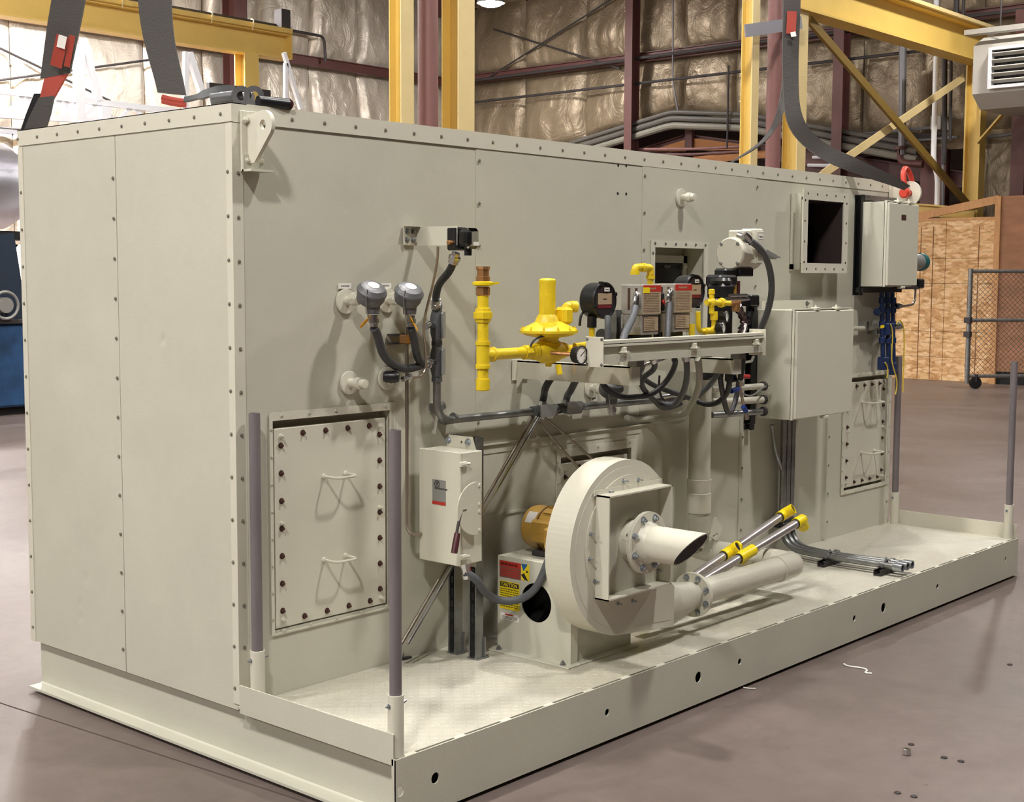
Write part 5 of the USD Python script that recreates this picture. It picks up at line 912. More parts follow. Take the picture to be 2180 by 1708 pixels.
for k, dx in enumerate((0, .05, .10)):
    x = 3.70+dx; top = .80; q = Thing('deck_conduit', ('first', 'middle', 'last')[k]+' from the fan of three grey conduits running out across the deck', 'conduit', (x, -.06, .04))
    xe = (3.66, 3.72, 3.775)[k]; q.part('conduit', tube(fillet([V(x+.02, -.055, top), V(x+.02, -.055, .05), V(xe-.02*k, -.36, .05), V(xe, -.77, .05)], .17, 9), .0165, 14), GALV); q.part('end_coupling', lathe(V(xe, -.765, .05), NY, [(0, .019), (.0, .022), (.05, .022), (.05, .016), (.02, .014)], 14), ZINC)
for k, y in enumerate((-.37, -.70)):
    q = Thing('deck_strut', ('rear' if k == 0 else 'front')+' short strut holding the three conduits on the deck', 'strut', (3.7, y, 0)); q.part('channel', channel(V(3.60, y, .017), V(3.86, y, .017), .041, .032, .003, Z1), GREYD, smooth=False)
    for x in (3.66, 3.72, 3.775): q.part('clamp', cat(lathe(V(x, y+.012, .05), NY, [(0, .0175), (0, .021), (.024, .021), (.024, .0175)], 14)), GALV)
    q.part('clamp_bolt', hexbolt(V(3.70, y, .07), Z1, .008, .008), ZINC)
q = Thing('strap_pack', 'black rubber pad clamping the three conduits at their bend', 'clamp', (3.74, -.1, .17)); q.part('pad', bx(3.66, 3.87, -.10, -.02, .17, .20, .004), BLACK)
run('wall_conduit', 'light grey conduit with an offset bend dropping beside the three deck conduits', 'conduit', [at_y(1643, 905, -.05), at_y(1650, 960, -.05), at_y(1668, 1010, -.05), at_y(1671, 1120, -.05)], .012, GALV, .06, 10)
# ------------------------------------------------------------------ gas train rack: arms, wireway, yellow pipework
for k, (x, zb_, lab) in enumerate(((1.51, 1.118, 'near beige bracket arm carrying the gas train, under the yellow regulator'), (2.285, 1.126, 'far beige bracket arm carrying the gas train, above the grey hoses'))):
    q = Thing('bracket_arm', lab, 'bracket', (x, -.3, zb_)); q.part('arm', fuse(bx(x, x+.006, -.625, -.012, zb_, 1.195), bx(x, x+.06, -.625, -.012, 1.189, 1.195), bx(x, x+.06, -.631, -.625, zb_, 1.195)), PAINT, smooth=False)
    q.part('wall_pad', fuse(bx(x-.03, x+.08, -.012, -.0055, zb_-.01, 1.2, .002)), PAINT_W); q.part('drop_gusset', prism([(.012, zb_), (.05, zb_), (.012, zb_-.05)], (x, 0, 0), NY, Z1, .006), PAINT, smooth=False)
RX0, RX1, RY0, RY1, RZ0, RZ1 = 1.262, 2.468, -.668, -.604, 1.222, 1.31
q = Thing('wireway', 'long beige wireway trough with grooved lid in front of the gas train', 'wireway', (1.86, -.64, 1.22))
q.part('trough', fuse(bx(RX0, RX1, RY0+.012, RY0+.015, RZ0, RZ1-.02), bx(RX0, RX1, RY0, RY0+.015, RZ0, RZ0+.03), bx(RX0, RX1, RY0+.012, RY1, RZ0, RZ0+.003), bx(RX0, RX1, RY1-.003, RY1, RZ0, RZ1)), PAINT, smooth=False)
q.part('lid', fuse(bx(RX0, RX1, RY0, RY1, RZ1-.004, RZ1), bx(RX0, RX1, RY0-.001, RY0+.002, RZ1-.012, RZ1-.0), bx(RX0, RX1, RY0-.003, RY0+.001, RZ1-.024, RZ1-.015)), PAINT_W, smooth=False)
for x in (RX0-.004, RX1): q.part('end_plate', bx(x, x+.004, RY0-.012, RY1+.012, RZ0-.016, RZ1+.016, .001), PAINT_W)
for x in (RX0-.004, RX1+.004):
    for y in (RY0-.004, RY1+.004):
        for z in (RZ0-.006, RZ1+.006): q.part('end_screw', screw(V(x, y, z), NX if x < 2 else X1, .005), GALV)
for x in (1.40, 1.90, 2.40): q.part('lid_clip', fuse(bx(x-.012, x+.03, RY0-.014, RY0+.012, RZ1-.052, RZ1-.046), bx(x-.005, x+.02, RY0-.008, RY0+.012, RZ1-.062, RZ1-.028, .003), cyl(V(x+.008, RY0-.018, RZ1-.049), V(x+.008, RY0, RZ1-.049), .006, 8)), PAINT_W)
for x in (1.515, 2.29): q.part('spacer', bx(x, x+.05, RY1-.05, RY1-.004, 1.195, RZ0), GALV, smooth=False)
TY, TZ = -.42, 1.262
q = Thing('gas_pipework', 'yellow gas pipe with a drip leg and tee left of the regulator', 'pipe', (.845, TY, 1.12))
xv = .845
q.part('drip_leg', cat(cyl(V(xv, TY, 1.15), V(xv, TY, 1.49), .0215, 20)), YEL); q.part('drip_cap', lathe(V(xv, TY, 1.125), Z1, [(0, .024), (.004, .027), (.045, .027), (.047, .022)], 18), YEL)
q.part('tee', cat(lathe(V(xv, TY, TZ-.052), Z1, [(0, .026), (.0, .029), (.014, .029), (.016, .0255), (.088, .0255), (.09, .029), (.104, .029), (.104, .024)], 20), lathe(V(xv, TY, TZ), X1, [(0, .025), (.045, .0255), (.047, .029), (.06, .029), (.061, .023)], 20)), YEL)
q.part('union', lathe(V(xv, TY, 1.385), Z1, [(0, .026), (.004, .029), (.014, .03), (.016, .036), (.04, .037), (.042, .030), (.055, .029), (.057, .024)], 8), YEL)
q.part('run_pipe', cat(cyl(V(xv+.05, TY, TZ), V(1.15, TY, TZ), .0215, 20), lathe(V(1.08, TY, TZ), X1, [(0, .024), (0, .028), (.05, .028), (.05, .023)], 8)), YEL)
q.part('downstream_pipe', cyl(V(1.30, TY, TZ), V(2.44, TY, TZ), .021, 18), YEL)
q = Thing('bronze_valve', 'bronze union valve on top of the yellow vertical pipe', 'valve', (xv, TY, 1.49))
q.part('lower_nut', lathe(V(xv, TY, 1.488), Z1, [(0, .024), (.003, .027), (.03, .027), (.034, .022)], 8), BRASS); q.part('lever', cat(lathe(V(xv, TY, 1.524), Z1, [(0, .03), (.004, .042), (.014, .042), (.018, .03)], 12), bar(V(xv, TY, 1.533), V(xv+.052, TY-.03, 1.535), .02, .008)), YEL2, label='yellow lever ring'); q.part('upper_nut', lathe(V(xv, TY, 1.54), Z1, [(0, .027), (.02, .027), (.021, .023), (.045, .023), (.047, .027), (.058, .026)], 8), BRASS)
q = Thing('gas_regulator', 'yellow gas regulator with a wide diaphragm disc and tall spring tower', 'regulator', (1.235, TY, 1.2))
R0 = V(1.235, TY, 0)
q.part('valve_body', cat(lathe(V(1.13, TY, TZ), X1, [(0, .029), (.02, .034), (.03, .03), (.06, .045), (.105, .052), (.15, .045), (.18, .03), (.19, .034), (.21, .029)], 24), lathe(R0+Z1*1.20, Z1, [(0, .012), (.012, .014), (.014, .026), (.03, .03), (.06, .03), (.13, .045), (.135, .055)], 20)), YEL)
q.part('diaphragm_case', lathe(R0+Z1*1.318, Z1, [(0, .05), (.006, .09), (.016, .112), (.018, .118), (.028, .118), (.03, .112), (.042, .095), (.06, .06), (.064, .05)], 44), YEL)
for k in range(12):
    w = 2*math.pi*k/12; q.part('case_bolt', hexbolt(R0+V(.108*math.cos(w), .108*math.sin(w), 1.347), Z1, .006, .006), YEL)
q.part('spring_tower', lathe(R0+V(-.01, 0, 1.375), Z1, [(0, .052), (.025, .042), (.035, .034), (.155, .033), (.16, .035), (.172, .034), (.178, .026), (.18, .01)], 28), YEL)
q.part('side_vent', cat(tube(fillet([R0+V(.06, -.02, 1.36), R0+V(.075, -.03, 1.44), R0+V(.105, -.04, 1.442)], .02), .021, 14), lathe(R0+V(.09, -.035, 1.44), V(.9, -.4, 0), [(0, .024), (.03, .024), (.032, .02)], 14), bx(1.265, 1.325, TY-.06, TY, 1.37, 1.44, .012)), YEL)
q.part('control_line', tube(spline([V(1.10, TY-.02, 1.285), V(1.12, TY-.03, 1.315), V(1.17, TY-.045, 1.328), V(1.20, TY-.05, 1.33)], 14), .004, 8), GREYD)
q.part('needle_valve', cat(cyl(V(1.26, TY-.08, 1.255), V(1.36, TY-.08, 1.257), .008, 10), cyl(V(1.34, TY-.05, 1.28), V(1.42, TY-.06, 1.285), .013, 10), lathe(V(1.42, TY-.06, 1.284), X1, [(0, .014), (.02, .017), (.022, .012)], 6), cyl(V(1.235, TY-.05, 1.21), V(1.235, TY-.06, 1.17), .012, 10)), YEL)
def dial(name, lab, c, r, dep, d=NY, face=LABELW, rim=BLACK, hand=35):
    q = Thing(name, lab, 'gauge', c); d = unit(d); q.part('case', lathe(np.asarray(c)-d*dep, d, [(0, r*.6), (.004, r*.95), (dep*.8, r), (dep*.86, r*1.08), (dep, r*1.06), (dep, r*.94), (dep-.006, r*.93)], 32), rim)
    f = q.part('dial_face', lathe(np.asarray(c)-d*.0055, d, [(0, r*.93), (.002, r*.93)], 32), face); a = unit(np.cross(Z1, -d)); a = unit(np.cross(d, Z1))*-1
    q.part('hand', bar(c-d*.0022-(a*math.cos(math.radians(hand))+Z1*math.sin(math.radians(hand)))*r*.2, c-d*.0022+(a*math.cos(math.radians(hand))+Z1*math.sin(math.radians(hand)))*r*.75, r*.07, .001, d), LABELK, under=f, smooth=False)
    for k in range(11):
        w = math.radians(-45+27*k); e = a*math.cos(w)+Z1*math.sin(w); q.part('tick', bar(c-d*.0022+e*r*.76, c-d*.0022+e*r*.88, r*.04, .0008, d), LABELK, under=f, smooth=False)
    return q
g = at_y(1239, 756, -.60); q = dial('pressure_gauge', 'round white gauge in a black rim at the left end of the wireway', g, .035, .038); q.part('stem', cyl(g+V(0, .03, 0), g+V(-.03, .15, .005), .008, 10), BRASS)
orange_tag('orange tag hanging under the white gauge at the wireway end', ((1222, 770), (1222, 797)), -.56, 0)
# round black pressure switches
def pswitch(lab, face_px, y, r, dep, name_seed, stem=True):
    c = at_y(*face_px, y); q = Thing('round_pressure_switch', lab, 'switch', c)
    dr = lathe(c+Y1*dep, NY, [(0, r*.7), (.004, r*.97), (.02, r*1.02), (dep-.012, r*1.02), (dep-.01, r*1.07), (dep, r*1.05), (dep, r*.97), (dep-.008, r*.96)], 40)
    q.part('case', dr, BLACK); q.part('window', lathe(c+Y1*.006, NY, [(0, r*.97), (.001, r*.97)], 40), mat('smoked_face', (52, 46, 48), .25) if 'smoked_face' not in MATS else MATS['smoked_face'])
    fy = c[1]+.0045; q.part('tan_plate', bx(c[0]-r*.62, c[0]+r*.66, fy-.0008, fy, c[2]-r*.22, c[2]+r*.42), LABELT, smooth=False); q.part('red_band', bx(c[0]-r*.62, c[0]+r*.62, fy-.0008, fy, c[2]-r*.44, c[2]-r*.23), mat('dark_red_label', (112, 34, 38), .45) if 'dark_red_label' not in MATS else MATS['dark_red_label'], smooth=False)
    q.part('name_tag', bx(c[0]-r*.1, c[0]+r*.36, c[1]-.0012, c[1]+.001, c[2]+r*.52, c[2]+r*.74), LABELW, smooth=False); q.part('tag_print', lines(V(c[0]-r*.04, c[1]-.0014, c[2]+r*.58), X1, Z1, r*.34, r*.1, 1, name_seed), GREYINK, smooth=False, kind='stuff'); q.part('scale_print', lines(V(c[0]-r*.16, fy-.001, c[2]+r*.04), X1, Z1, r*.34, r*.09, 1, name_seed+1), LABELK, smooth=False, kind='stuff')
    for k in range(4):
        w = math.radians(20+90*k); q.part('rim_clip', bx(c[0]+r*1.04*math.cos(w)-.008, c[0]+r*1.04*math.cos(w)+.008, c[1]-.003, c[1]+.012, c[2]+r*1.04*math.sin(w)-.008, c[2]+r*1.04*math.sin(w)+.008, .002), BLACK)
    if stem:
        q.part('neck', cyl(c+V(-.035, dep*.5, -r*.9), c+V(-.035, dep*.5, -r*1.55), .02, 14), BLACK); q.part('nipple', cyl(c+V(-.035, dep*.5, -r*1.5), V(c[0]-.035, c[1]+dep*.5, TZ), .012, 12), YEL)
    return q, c
pswitch('round black pressure switch beside the yellow regulator, the nearer one', (1289, 640), -.50, .072, .085, 11)
pswitch('round black pressure switch behind the second silver actuator, the farther one', (1481, 620), -.42, .072, .085, 13, False)
q = Thing('black_cable', 'short black cable end hanging behind the nearer round switch', 'cable', at_y(1242, 670, -.42)); q.part('cable', tube(spline(Q((1246, 664, -.42), (1238, 670, -.42), (1235, 682, -.42), (1234, 694, -.42)), 12), .0055, 8), RUBBER)
# actuators
def actuator(lab, u0, v0, u1, v1, ub, y, seed, yellow):
    tl, br_ = at_y(u0, v0, y), at_y(u1, v1, y); x0, x1, z1, z0 = tl[0], br_[0], (tl[2]+at_y(u1, v0, y)[2])/2, br_[2]; yb = at_x(ub, v0, x0)[1]
    q = Thing('valve_actuator', lab, 'actuator', ((x0+x1)/2, (y+yb)/2, z0)); zm = z0+(z1-z0)*.40
    q.part('upper_case', bx(x0, x1, y, yb, zm, z1, .004), SILV); q.part('lower_case', bx(x0+.003, x1-.003, y+.006, yb-.004, z0, zm, .004), SILV)
    for s in (.28, .62): q.part('side_slot', bx(x0-.0015, x0+.001, y+(yb-y)*s-.006, y+(yb-y)*s+.006, zm+.02, z1-.015), RUSTB, smooth=False)
    q.part('upper_label', bx(x0+.004, x1-.002, y-.0012, y, zm+.004, z1-.004), LABELT, smooth=False); hz = (z1-zm)*.2
    q.part('red_header', bx(x0+.004, x1-.002, y-.002, y-.0012, z1-.004-hz, z1-.003), RED, smooth=False)
    q.part('maker_name', lettering('Honeywell', hz*.36, V(x0+(x1-x0)*.22, y-.0021, z1-.003-hz*.68), X1, Z1, .0005, True), LABELT, smooth=False)
    q.part('label_print', lines(V(x0+.008, y-.0013, zm+.01), X1, Z1, (x1-x0)*.82, (z1-zm)*.66, 12, seed, .3), mat('brown_ink', (126, 104, 84), .6) if 'brown_ink' not in MATS else MATS['brown_ink'], smooth=False, kind='stuff')
    q.part('lower_label', bx(x0+.014, x1-.01, y+.0045, y+.006, z0+.012, zm-.006), mat('frame_brown', (92, 70, 60), .5) if 'frame_brown' not in MATS else MATS['frame_brown'], smooth=False); q.part('lower_label_face', bx(x0+.018, x1-.014, y+.0035, y+.0045, z0+.017, zm-.011), LABELT, smooth=False)
    q.part('lower_print', lines(V(x0+.022, y+.0034, z0+.022), X1, Z1, (x1-x0)*.55, (zm-z0)*.7, 8, seed+3, .3), MATS['brown_ink'], smooth=False, kind='stuff')
    if yellow: q.part('yellow_seal', bx(x0+.002, x0+(x1-x0)*.36, y-.0032, y-.002, z1-.004-hz*1.25, z1-.012), YLAB, smooth=False)
    q.part('valve_block', bx(x0+.02, x1-.02, y+.03, yb-.02, TZ-.01, z0, .004), BLACK)
    return (x0, x1, y, yb, z0, z1)
A1 = actuator('silver valve actuator box with a yellow seal beside its red header', 1368, 606, 1406, 712, 1322, -.52, 21, True)
A2 = actuator('silver valve actuator box with a red header, right of the red button', 1436, 604, 1472, 706, 1392, -.52, 25, False)
flex('flex_conduit', 'grey flexible conduit from an elbow on the nearer actuator down into the wireway', Q((1353, 650, -.50), (1348, 672, -.53), (1338, 695, -.57), (1330, 712, -.60), (1325, 728, -.62)), .0155, HOSE, (0, 0))
q = Thing('conduit_elbow', 'bright elbow fitting on the side of the nearer actuator', 'fitting', at_y(1356, 632, -.5)); q.part('elbow', cat(tube(fillet(Q((1368, 622, -.47), (1355, 625, -.49), (1353, 648, -.5)), .03), .016, 12), lathe(at_y(1353, 640, -.5), -Z1, [(0, .018), (.018, .021), (.03, .019)], 8)), CHROME)
flex('flex_conduit', 'dark flexible conduit from an elbow on the second actuator down into the wireway', Q((1425, 642, -.52), (1424, 665, -.55), (1422, 695, -.60), (1421, 722, -.625)), .0135, HOSEB, (0, 0))
q = Thing('conduit_elbow', 'bright elbow fitting on the side of the second actuator', 'fitting', at_y(1426, 622, -.5)); q.part('elbow', cat(tube(fillet(Q((1437, 620, -.49), (1424, 621, -.51), (1424, 640, -.52)), .03), .0145, 12), lathe(at_y(1424, 630, -.52), -Z1, [(0, .016), (.014, .018), (.03, .015)], 8)), CHROME)
b = at_y(1414, 643, -.47); q = Thing('red_button_box', 'small black box with a red button between the two actuators', 'switch', b); q.part('box', bx(b[0]-.022, b[0]+.024, -.465, -.41, b[2]-.04, b[2]+.04, .004), BLACK); q.part('button', lathe(V(b[0]+.004, -.465, b[2]), NY, [(0, .012), (.006, .011), (.008, .008)], 16), RED)
q.part('stalk', bx(b[0]-.01, b[0]+.01, -.44, -.42, TZ, b[2]-.04), BLACK)
b = at_y(1294, 700, -.55); run('grey_stub', 'grey conduit stub standing between the nearer round switch and the actuator', 'conduit', [V(b[0], -.55, 1.30), V(b[0], -.55, b[2]+.02), V(b[0]+.01, -.54, b[2]+.05)], .013, HOSE, .02, 12)
b = at_y(1416, 700, -.56); run('copper_stub', 'pinkish pipe stub standing between the two actuators', 'pipe', [V(b[0], -.56, 1.30), V(b[0], -.56, b[2]+.02)], .012, TUBE, 0, 12)
q = Thing('mount_channel', 'slotted grey channel upright behind the nearer actuator', 'bracket', at_y(1312, 690, -.40)); c = at_y(1311, 690, -.40); q.part('channel', cat(channel(V(c[0], -.40, 1.26), V(c[0], -.40, c[2]+.06), .04, .03, .003, NY)), GALV, smooth=False); q.part('valve_stub', cyl(V(c[0]-.05, -.36, 1.31), V(c[0]+.2, -.36, 1.31), .03, 16), HOSEB)
# vent loop of yellow pipe
q = Thing('vent_pipe', 'yellow gooseneck vent pipe above the nearer actuator', 'pipe', at_y(1385, 600, -.40))
va = Q((1384, 640, -.40), (1384, 570, -.40), (1352, 568, -.40), (1352, 583, -.40)); q.part('riser', cyl(V(va[0][0], -.40, TZ+.02), V(va[0][0], -.40, va[1][2]-.02), .0135, 14), YEL)
q.part('gooseneck', tube(fillet([V(va[0][0], -.4, va[1][2]-.03), V(va[0][0], -.4, va[1][2]), V(va[2][0], -.4, va[1][2]), V(va[2][0], -.4, va[3][2])], .04, 8), .0165, 16), YEL)
for c_, d_ in ((V(va[0][0], -.4, va[1][2]-.05), Z1), (V(va[2][0], -.4, va[3][2]-.004), Z1), (V((va[0][0]+va[2][0])/2-.008, -.4, va[1][2]), X1)): q.part('collar', lathe(c_, d_, [(0, .0165), (0, .0205), (.017, .0205), (.017, .0165)], 14), YEL)
# small yellow manifold, gauges and clutter at the right end of the rack
q = Thing('yellow_manifold', 'small yellow pipe manifold with a cross fitting right of the far round switch', 'pipe', at_y(1515, 640, -.52)); y = -.52
q.part('upright', cat(tube(Q((1515, 618, y), (1515, 668, y)), .0125, 12), lathe(at_y(1515, 626, y), Z1, [(0, .017), (.02, .015), (.022, .009)], 6)), YEL); q.part('cross', cat(tube(Q((1504, 644, y), (1556, 646, y)), .0125, 12), trimesh.creation.icosphere(2, .022).apply_translation(at_y(1515, 644, y))), YEL)
q.part('union', lathe(at_y(1533, 645, y), X1, [(0, .016), (.004, .023), (.02, .023), (.024, .016)], 8), YEL); q.part('lower_loop', tube(fillet(Q((1518, 668, y), (1520, 672, y), (1520, 703, y), (1487, 707, y), (1486, 664, y)), .035), .0115, 12), YEL); q.part('stub', cyl(at_y(1473, 690, y), at_y(1472, 735, y), .014, 12), YEL)
q.part('elbow_fitting', cat(lathe(at_y(1500, 706, y), X1, [(0, .014), (0, .017), (.07, .017), (.07, .013)], 12), lathe(at_y(1520, 682, y), Z1, [(0, .013), (0, .017), (.04, .017), (.04, .013)], 12)), YEL)
gq = dial('pressure_gauge', 'upper of two small white gauges beside the yellow manifold', at_y(1549, 674, -.55), .026, .04, unit(V(.25, -.97, 0)), hand=60); gq.part('stem', cyl(at_y(1549, 674, -.51), at_y(1540, 676, -.42), .009, 8), BRASS)
gq = dial('pressure_gauge', 'lower of two small white gauges beside the yellow manifold', at_y(1542, 698, -.57), .026, .04, unit(V(.25, -.97, 0)), hand=60); gq.part('stem', cyl(at_y(1542, 698, -.53), at_y(1536, 700, -.42), .009, 8), BRASS)
q = Thing('gas_valve', 'black gas control valve body under the big motor', 'valve', at_y(1535, 610, -.40)); c = at_y(1535, 612, -.40)
q.part('body', fuse(bx(c[0]-.07, c[0]+.03, -.46, -.36, c[2]-.06, c[2]+.02, .015), bx(c[0]-.05, c[0]+.10, -.43, -.34, c[2]-.0, c[2]+.06, .012), bx(c[0]+.04, c[0]+.15, -.40, -.33, c[2]+.02, c[2]+.09, .01), lathe(V(c[0]-.02, -.41, c[2]+.015), Z1, [(0, .05), (.015, .055), (.03, .045)], 20), bx(c[0]-.09, c[0]+.05, -.44, -.38, TZ-.02, c[2]-.05, .01)), BLACK); q.part('yellow_neck', cyl(V(c[0]+.10, -.40, c[2]-.07), V(c[0]+.10, -.40, c[2]+.03), .02, 12), OCHRE); q.part('red_rod', cyl(V(c[0]+.135, -.41, c[2]-.08), V(c[0]+.135, -.41, c[2]+.03), .009, 8), MAROON)
q = Thing('linkage', 'black lever linkage with bright rods at the right end of the rack', 'linkage', at_y(1590, 640, -.50)); q.part('bracket', cat(*[bar(at_y(*a, -.50), at_y(*b, -.50), .02, .02) for a, b in (((1585, 632), (1603, 634)), ((1602, 632), (1600, 662)), ((1600, 658), (1592, 690)), ((1603, 640), (1612, 650)))], bx(*sorted((at_y(1588, 640, -.5)[0], at_y(1606, 640, -.5)[0])), -.53, -.47, at_y(1590, 652, -.5)[2], at_y(1590, 628, -.5)[2], .006)), BLACK)
q.part('rods', cat(cyl(at_y(1553, 630, -.52), at_y(1590, 629, -.52), .008, 8), cyl(at_y(1556, 638, -.52), at_y(1594, 637, -.52), .009, 8)), CHROME)
q = Thing('bronze_coupling', 'bronze coupling at the end of the yellow manifold', 'coupling', at_y(1563, 645, -.52)); q.part('coupling', cat(tube(Q((1553, 646, -.52), (1573, 643, -.52)), .014, 8), lathe(at_y(1567, 648, -.52), -Z1, [(0, .02), (.03, .02), (.034, .014)], 8)), BRASS)
q = Thing('foil_hose', 'shiny dark foil-wrapped hose curving down at the right end of the rack', 'hose', at_y(1580, 680, -.48)); q.part('hose', tube(spline(Q((1570, 650, -.50), (1578, 668, -.49), (1584, 685, -.49), (1582, 702, -.50), (1574, 722, -.52)), 24), [.019+.0025*math.sin(k*1.9) for k in range(24)], 12), mat('dark_foil', (120, 104, 104), .22, .9))
q.part('loose_wire', cat(tube(spline(Q((1588, 690, -.52), (1584, 708, -.53), (1573, 726, -.55)), 10), .005, 6)), LABELW); q.part('cable_tie', lathe(at_y(1581, 700, -.495), unit(V(.1, .1, 1)), [(0, .023), (.006, .023)], 14), BLACK)
# big beige motor over the rack
c0 = at_y(1553, 540, -.36); q = Thing('modulating_motor', 'big beige modulating motor with a junction box, above the right end of the rack', 'motor', c0); rm = .079
q.part('body', lathe(V(c0[0], -.36, c0[2]), X1, [(0, .02), (.0, rm*.90), (.006, rm*.98), (.012, rm), (.075, rm), (.079, rm*.985), (.083, rm), (.185, rm), (.195, rm*.9), (.2, .02)], 40), PG)
for k in range(4):
    w = math.radians(45+90*k); q.part('cap_screw', lathe(V(c0[0]-.001, -.36+.066*math.cos(w), c0[2]+.066*math.sin(w)), NX, [(0, .008), (.005, .008), (.006, .005)], 10), GALV)
j = at_y(1611, 525, -.44); q.part('junction_box', fuse(bx(j[0]-.032, j[0]+.035, -.455, -.37, j[2]-.085, j[2]+.085, .006), bx(j[0]-.085, j[0]-.03, -.43, -.33, j[2]+.03, j[2]+.078, .006)), PAINT_W); q.part('box_lid', bx(j[0]-.027, j[0]+.03, -.461, -.455, j[2]-.08, j[2]+.075, .003), PG)
q.part('name_tag', bx(j[0]-.018, j[0]+.02, -.4625, -.461, j[2]+.035, j[2]+.058), LABELW, smooth=False); q.part('tag_print', lines(V(j[0]-.014, -.4628, j[2]+.042), X1, Z1, .03, .009, 1, 31), GREYINK, smooth=False, kind='stuff')
q.part('top_plate', bx(c0[0]+.05, c0[0]+.09, -.39, -.34, c0[2]+rm-.004, c0[2]+rm+.006, .002), BLACK); q.part('crank', cat(bar(at_y(1632, 545, -.33), at_y(1660, 548, -.33), .008, .008), bar(at_y(1622, 535, -.36), at_y(1645, 548, -.36), .05, .02)), CASTL)
q.part('saddle', bx(c0[0]+.02, c0[0]+.14, -.41, -.33, c0[2]-rm-.03, c0[2]-rm+.01, .004), BLACK)
e0 = at_y(1592, 508, -.47); q = Thing('conduit_elbow', 'bright elbow fitting on top of the big beige motor box', 'fitting', e0); q.part('elbow', cat(lathe(e0, unit(V(.5, -.3, -.6)), [(-.03, .016), (-.01, .02), (.012, .02), (.014, .016), (.03, .016)], 8), cyl(e0, e0+V(-.01, .05, .02), .014, 10)), CHROME)
flex('flex_conduit', 'long grey flexible conduit arching from the big beige motor down to the cabinet side', Q((1596, 512, -.48), (1618, 530, -.47), (1634, 558, -.44), (1642, 595, -.40), (1640, 640, -.34), (1630, 675, -.28), (1618, 702, -.2)), .0165, HOSE, (0, 0))

# hoses looping below the rack
HOSES = [('black cable loop hanging lowest across the middle of the rack', [(1273, 790, -.30), (1282, 815, -.32), (1299, 834, -.34), (1324, 845, -.36), (1356, 845, -.37), (1393, 836, -.38), (1414, 817, -.40), (1430, 794, -.45), (1435, 766, -.55)], .0125, RUBBER),
 ('dark hose curling left from the wireway to the valve under it', [(1366, 768, -.62), (1366, 785, -.58), (1354, 799, -.5), (1335, 810, -.42), (1314, 815, -.36)], .013, HOSEB),
 ('dark hose hanging from the wireway and kinking down near the bright pipe', [(1391, 766, -.62), (1390, 788, -.57), (1372, 802, -.48), (1366, 816, -.42), (1376, 836, -.36), (1398, 858, -.3), (1425, 868, -.26), (1450, 858, -.28)], .0125, HOSEB),
 ('grey hose hanging straight from the wireway then sweeping left', [(1460, 762, -.63), (1462, 802, -.6), (1457, 828, -.55), (1445, 852, -.45), (1430, 862, -.36), (1410, 860, -.3)], .0135, HOSE),
 ('pale beige hose sweeping from the wireway down to the level wall pipe', [(1486, 765, -.60), (1489, 808, -.56), (1483, 838, -.48), (1468, 866, -.36), (1445, 884, -.2), (1405, 890, -.08), (1335, 890, -.05)], .0155, mat('pale_hose', (164, 162, 146), .45)),
 ('dark hose slanting left under the far bracket arm', [(1535, 782, -.55), (1520, 808, -.5), (1502, 829, -.42), (1488, 843, -.34)], .013, HOSE),
 ('black hose looping under the far bracket arm to the left', [(1554, 785, -.55), (1553, 811, -.55), (1550, 831, -.52), (1537, 850, -.46), (1514, 861, -.38), (1486, 855, -.30)], .013, RUBBER),
 ('dark narrow hose loop hanging lowest at the far bracket arm', [(1532, 786, -.52), (1536, 825, -.5), (1542, 855, -.46), (1553, 880, -.42), (1563, 862, -.4), (1569, 837, -.4), (1573, 800, -.45)], .0125, HOSEB),
 ('black tube dropping straight from the end of the wireway', [(1583, 755, -.62), (1580, 780, -.60), (1576, 808, -.58)], .013, RUBBER),
 ('dark cable crossing behind the other loops to the bright pipe', [(1338, 780, -.3), (1372, 808, -.28), (1404, 826, -.25), (1440, 838, -.24), (1470, 850, -.22)], .012, HOSEB),
 ('thin black wire loop below the middle of the rack', [(1404, 800, -.3), (1404, 830, -.28), (1412, 850, -.26), (1426, 858, -.25), (1436, 850, -.24)], .005, RUBBER),
 ('dark hose crossing from the nearer bracket arm towards the wireway', [(1300, 800, -.45), (1330, 790, -.5), (1352, 778, -.58), (1362, 764, -.63)], .011, HOSEB)]
for k, (lab, pv, r, m) in enumerate(HOSES):
    flex('flex_hose', lab, Q(*pv), r, m, (1, 0) if k in (1, 2, 3) else (0, 0), 30, 'hose')
run('bright_pipe', 'bright polished pipe slanting behind the hoses under the wireway', 'pipe', Q((1344, 788, -.35), (1430, 757, -.45)), .009, CHROME, 0, 12)
run('bright_pipe', 'short bright pipe lying level behind the lowest hose loop', 'pipe', Q((1410, 845, -.15), (1445, 840, -.2)), .013, CHROME, 0, 12)
for k, (v0, v1, m, lab) in enumerate(((830, 822, PAINT, 'upper beige pipe entering the left side of the cabinet'), (856, 851, PAINT_W, 'middle cream pipe entering the left side of the cabinet'), (884, 876, GALV, 'lower grey conduit entering the left side of the cabinet'))):
    a, b = at_y(1515, v0, -.12), at_y(1627, v1, -.16); q = Thing('cabinet_pipe', lab, 'pipe', a); q.part('pipe', cyl(a, b, .0165 if k != 1 else .019, 14), m); d = unit(b-a); q.part('locknut', lathe(b-d*.02, d, [(0, .024), (.02, .026), (.024, .02)], 10), GREYD)
q = Thing('wire_bundle', 'taped bundle of pale cables hanging at the right end of the rack', 'cable', at_y(1570, 800, -.5))
for pv in (((1568, 760, -.55), (1566, 785, -.55), (1571, 803, -.54), (1582, 820, -.52)), ((1570, 800, -.52), (1578, 838, -.5), (1583, 862, -.48), (1588, 880, -.47)), ((1566, 765, -.56), (1572, 790, -.54), (1575, 812, -.53), (1574, 840, -.52))): q.part('cable', tube(spline(Q(*pv), 16), .0075, 8), TUBE)
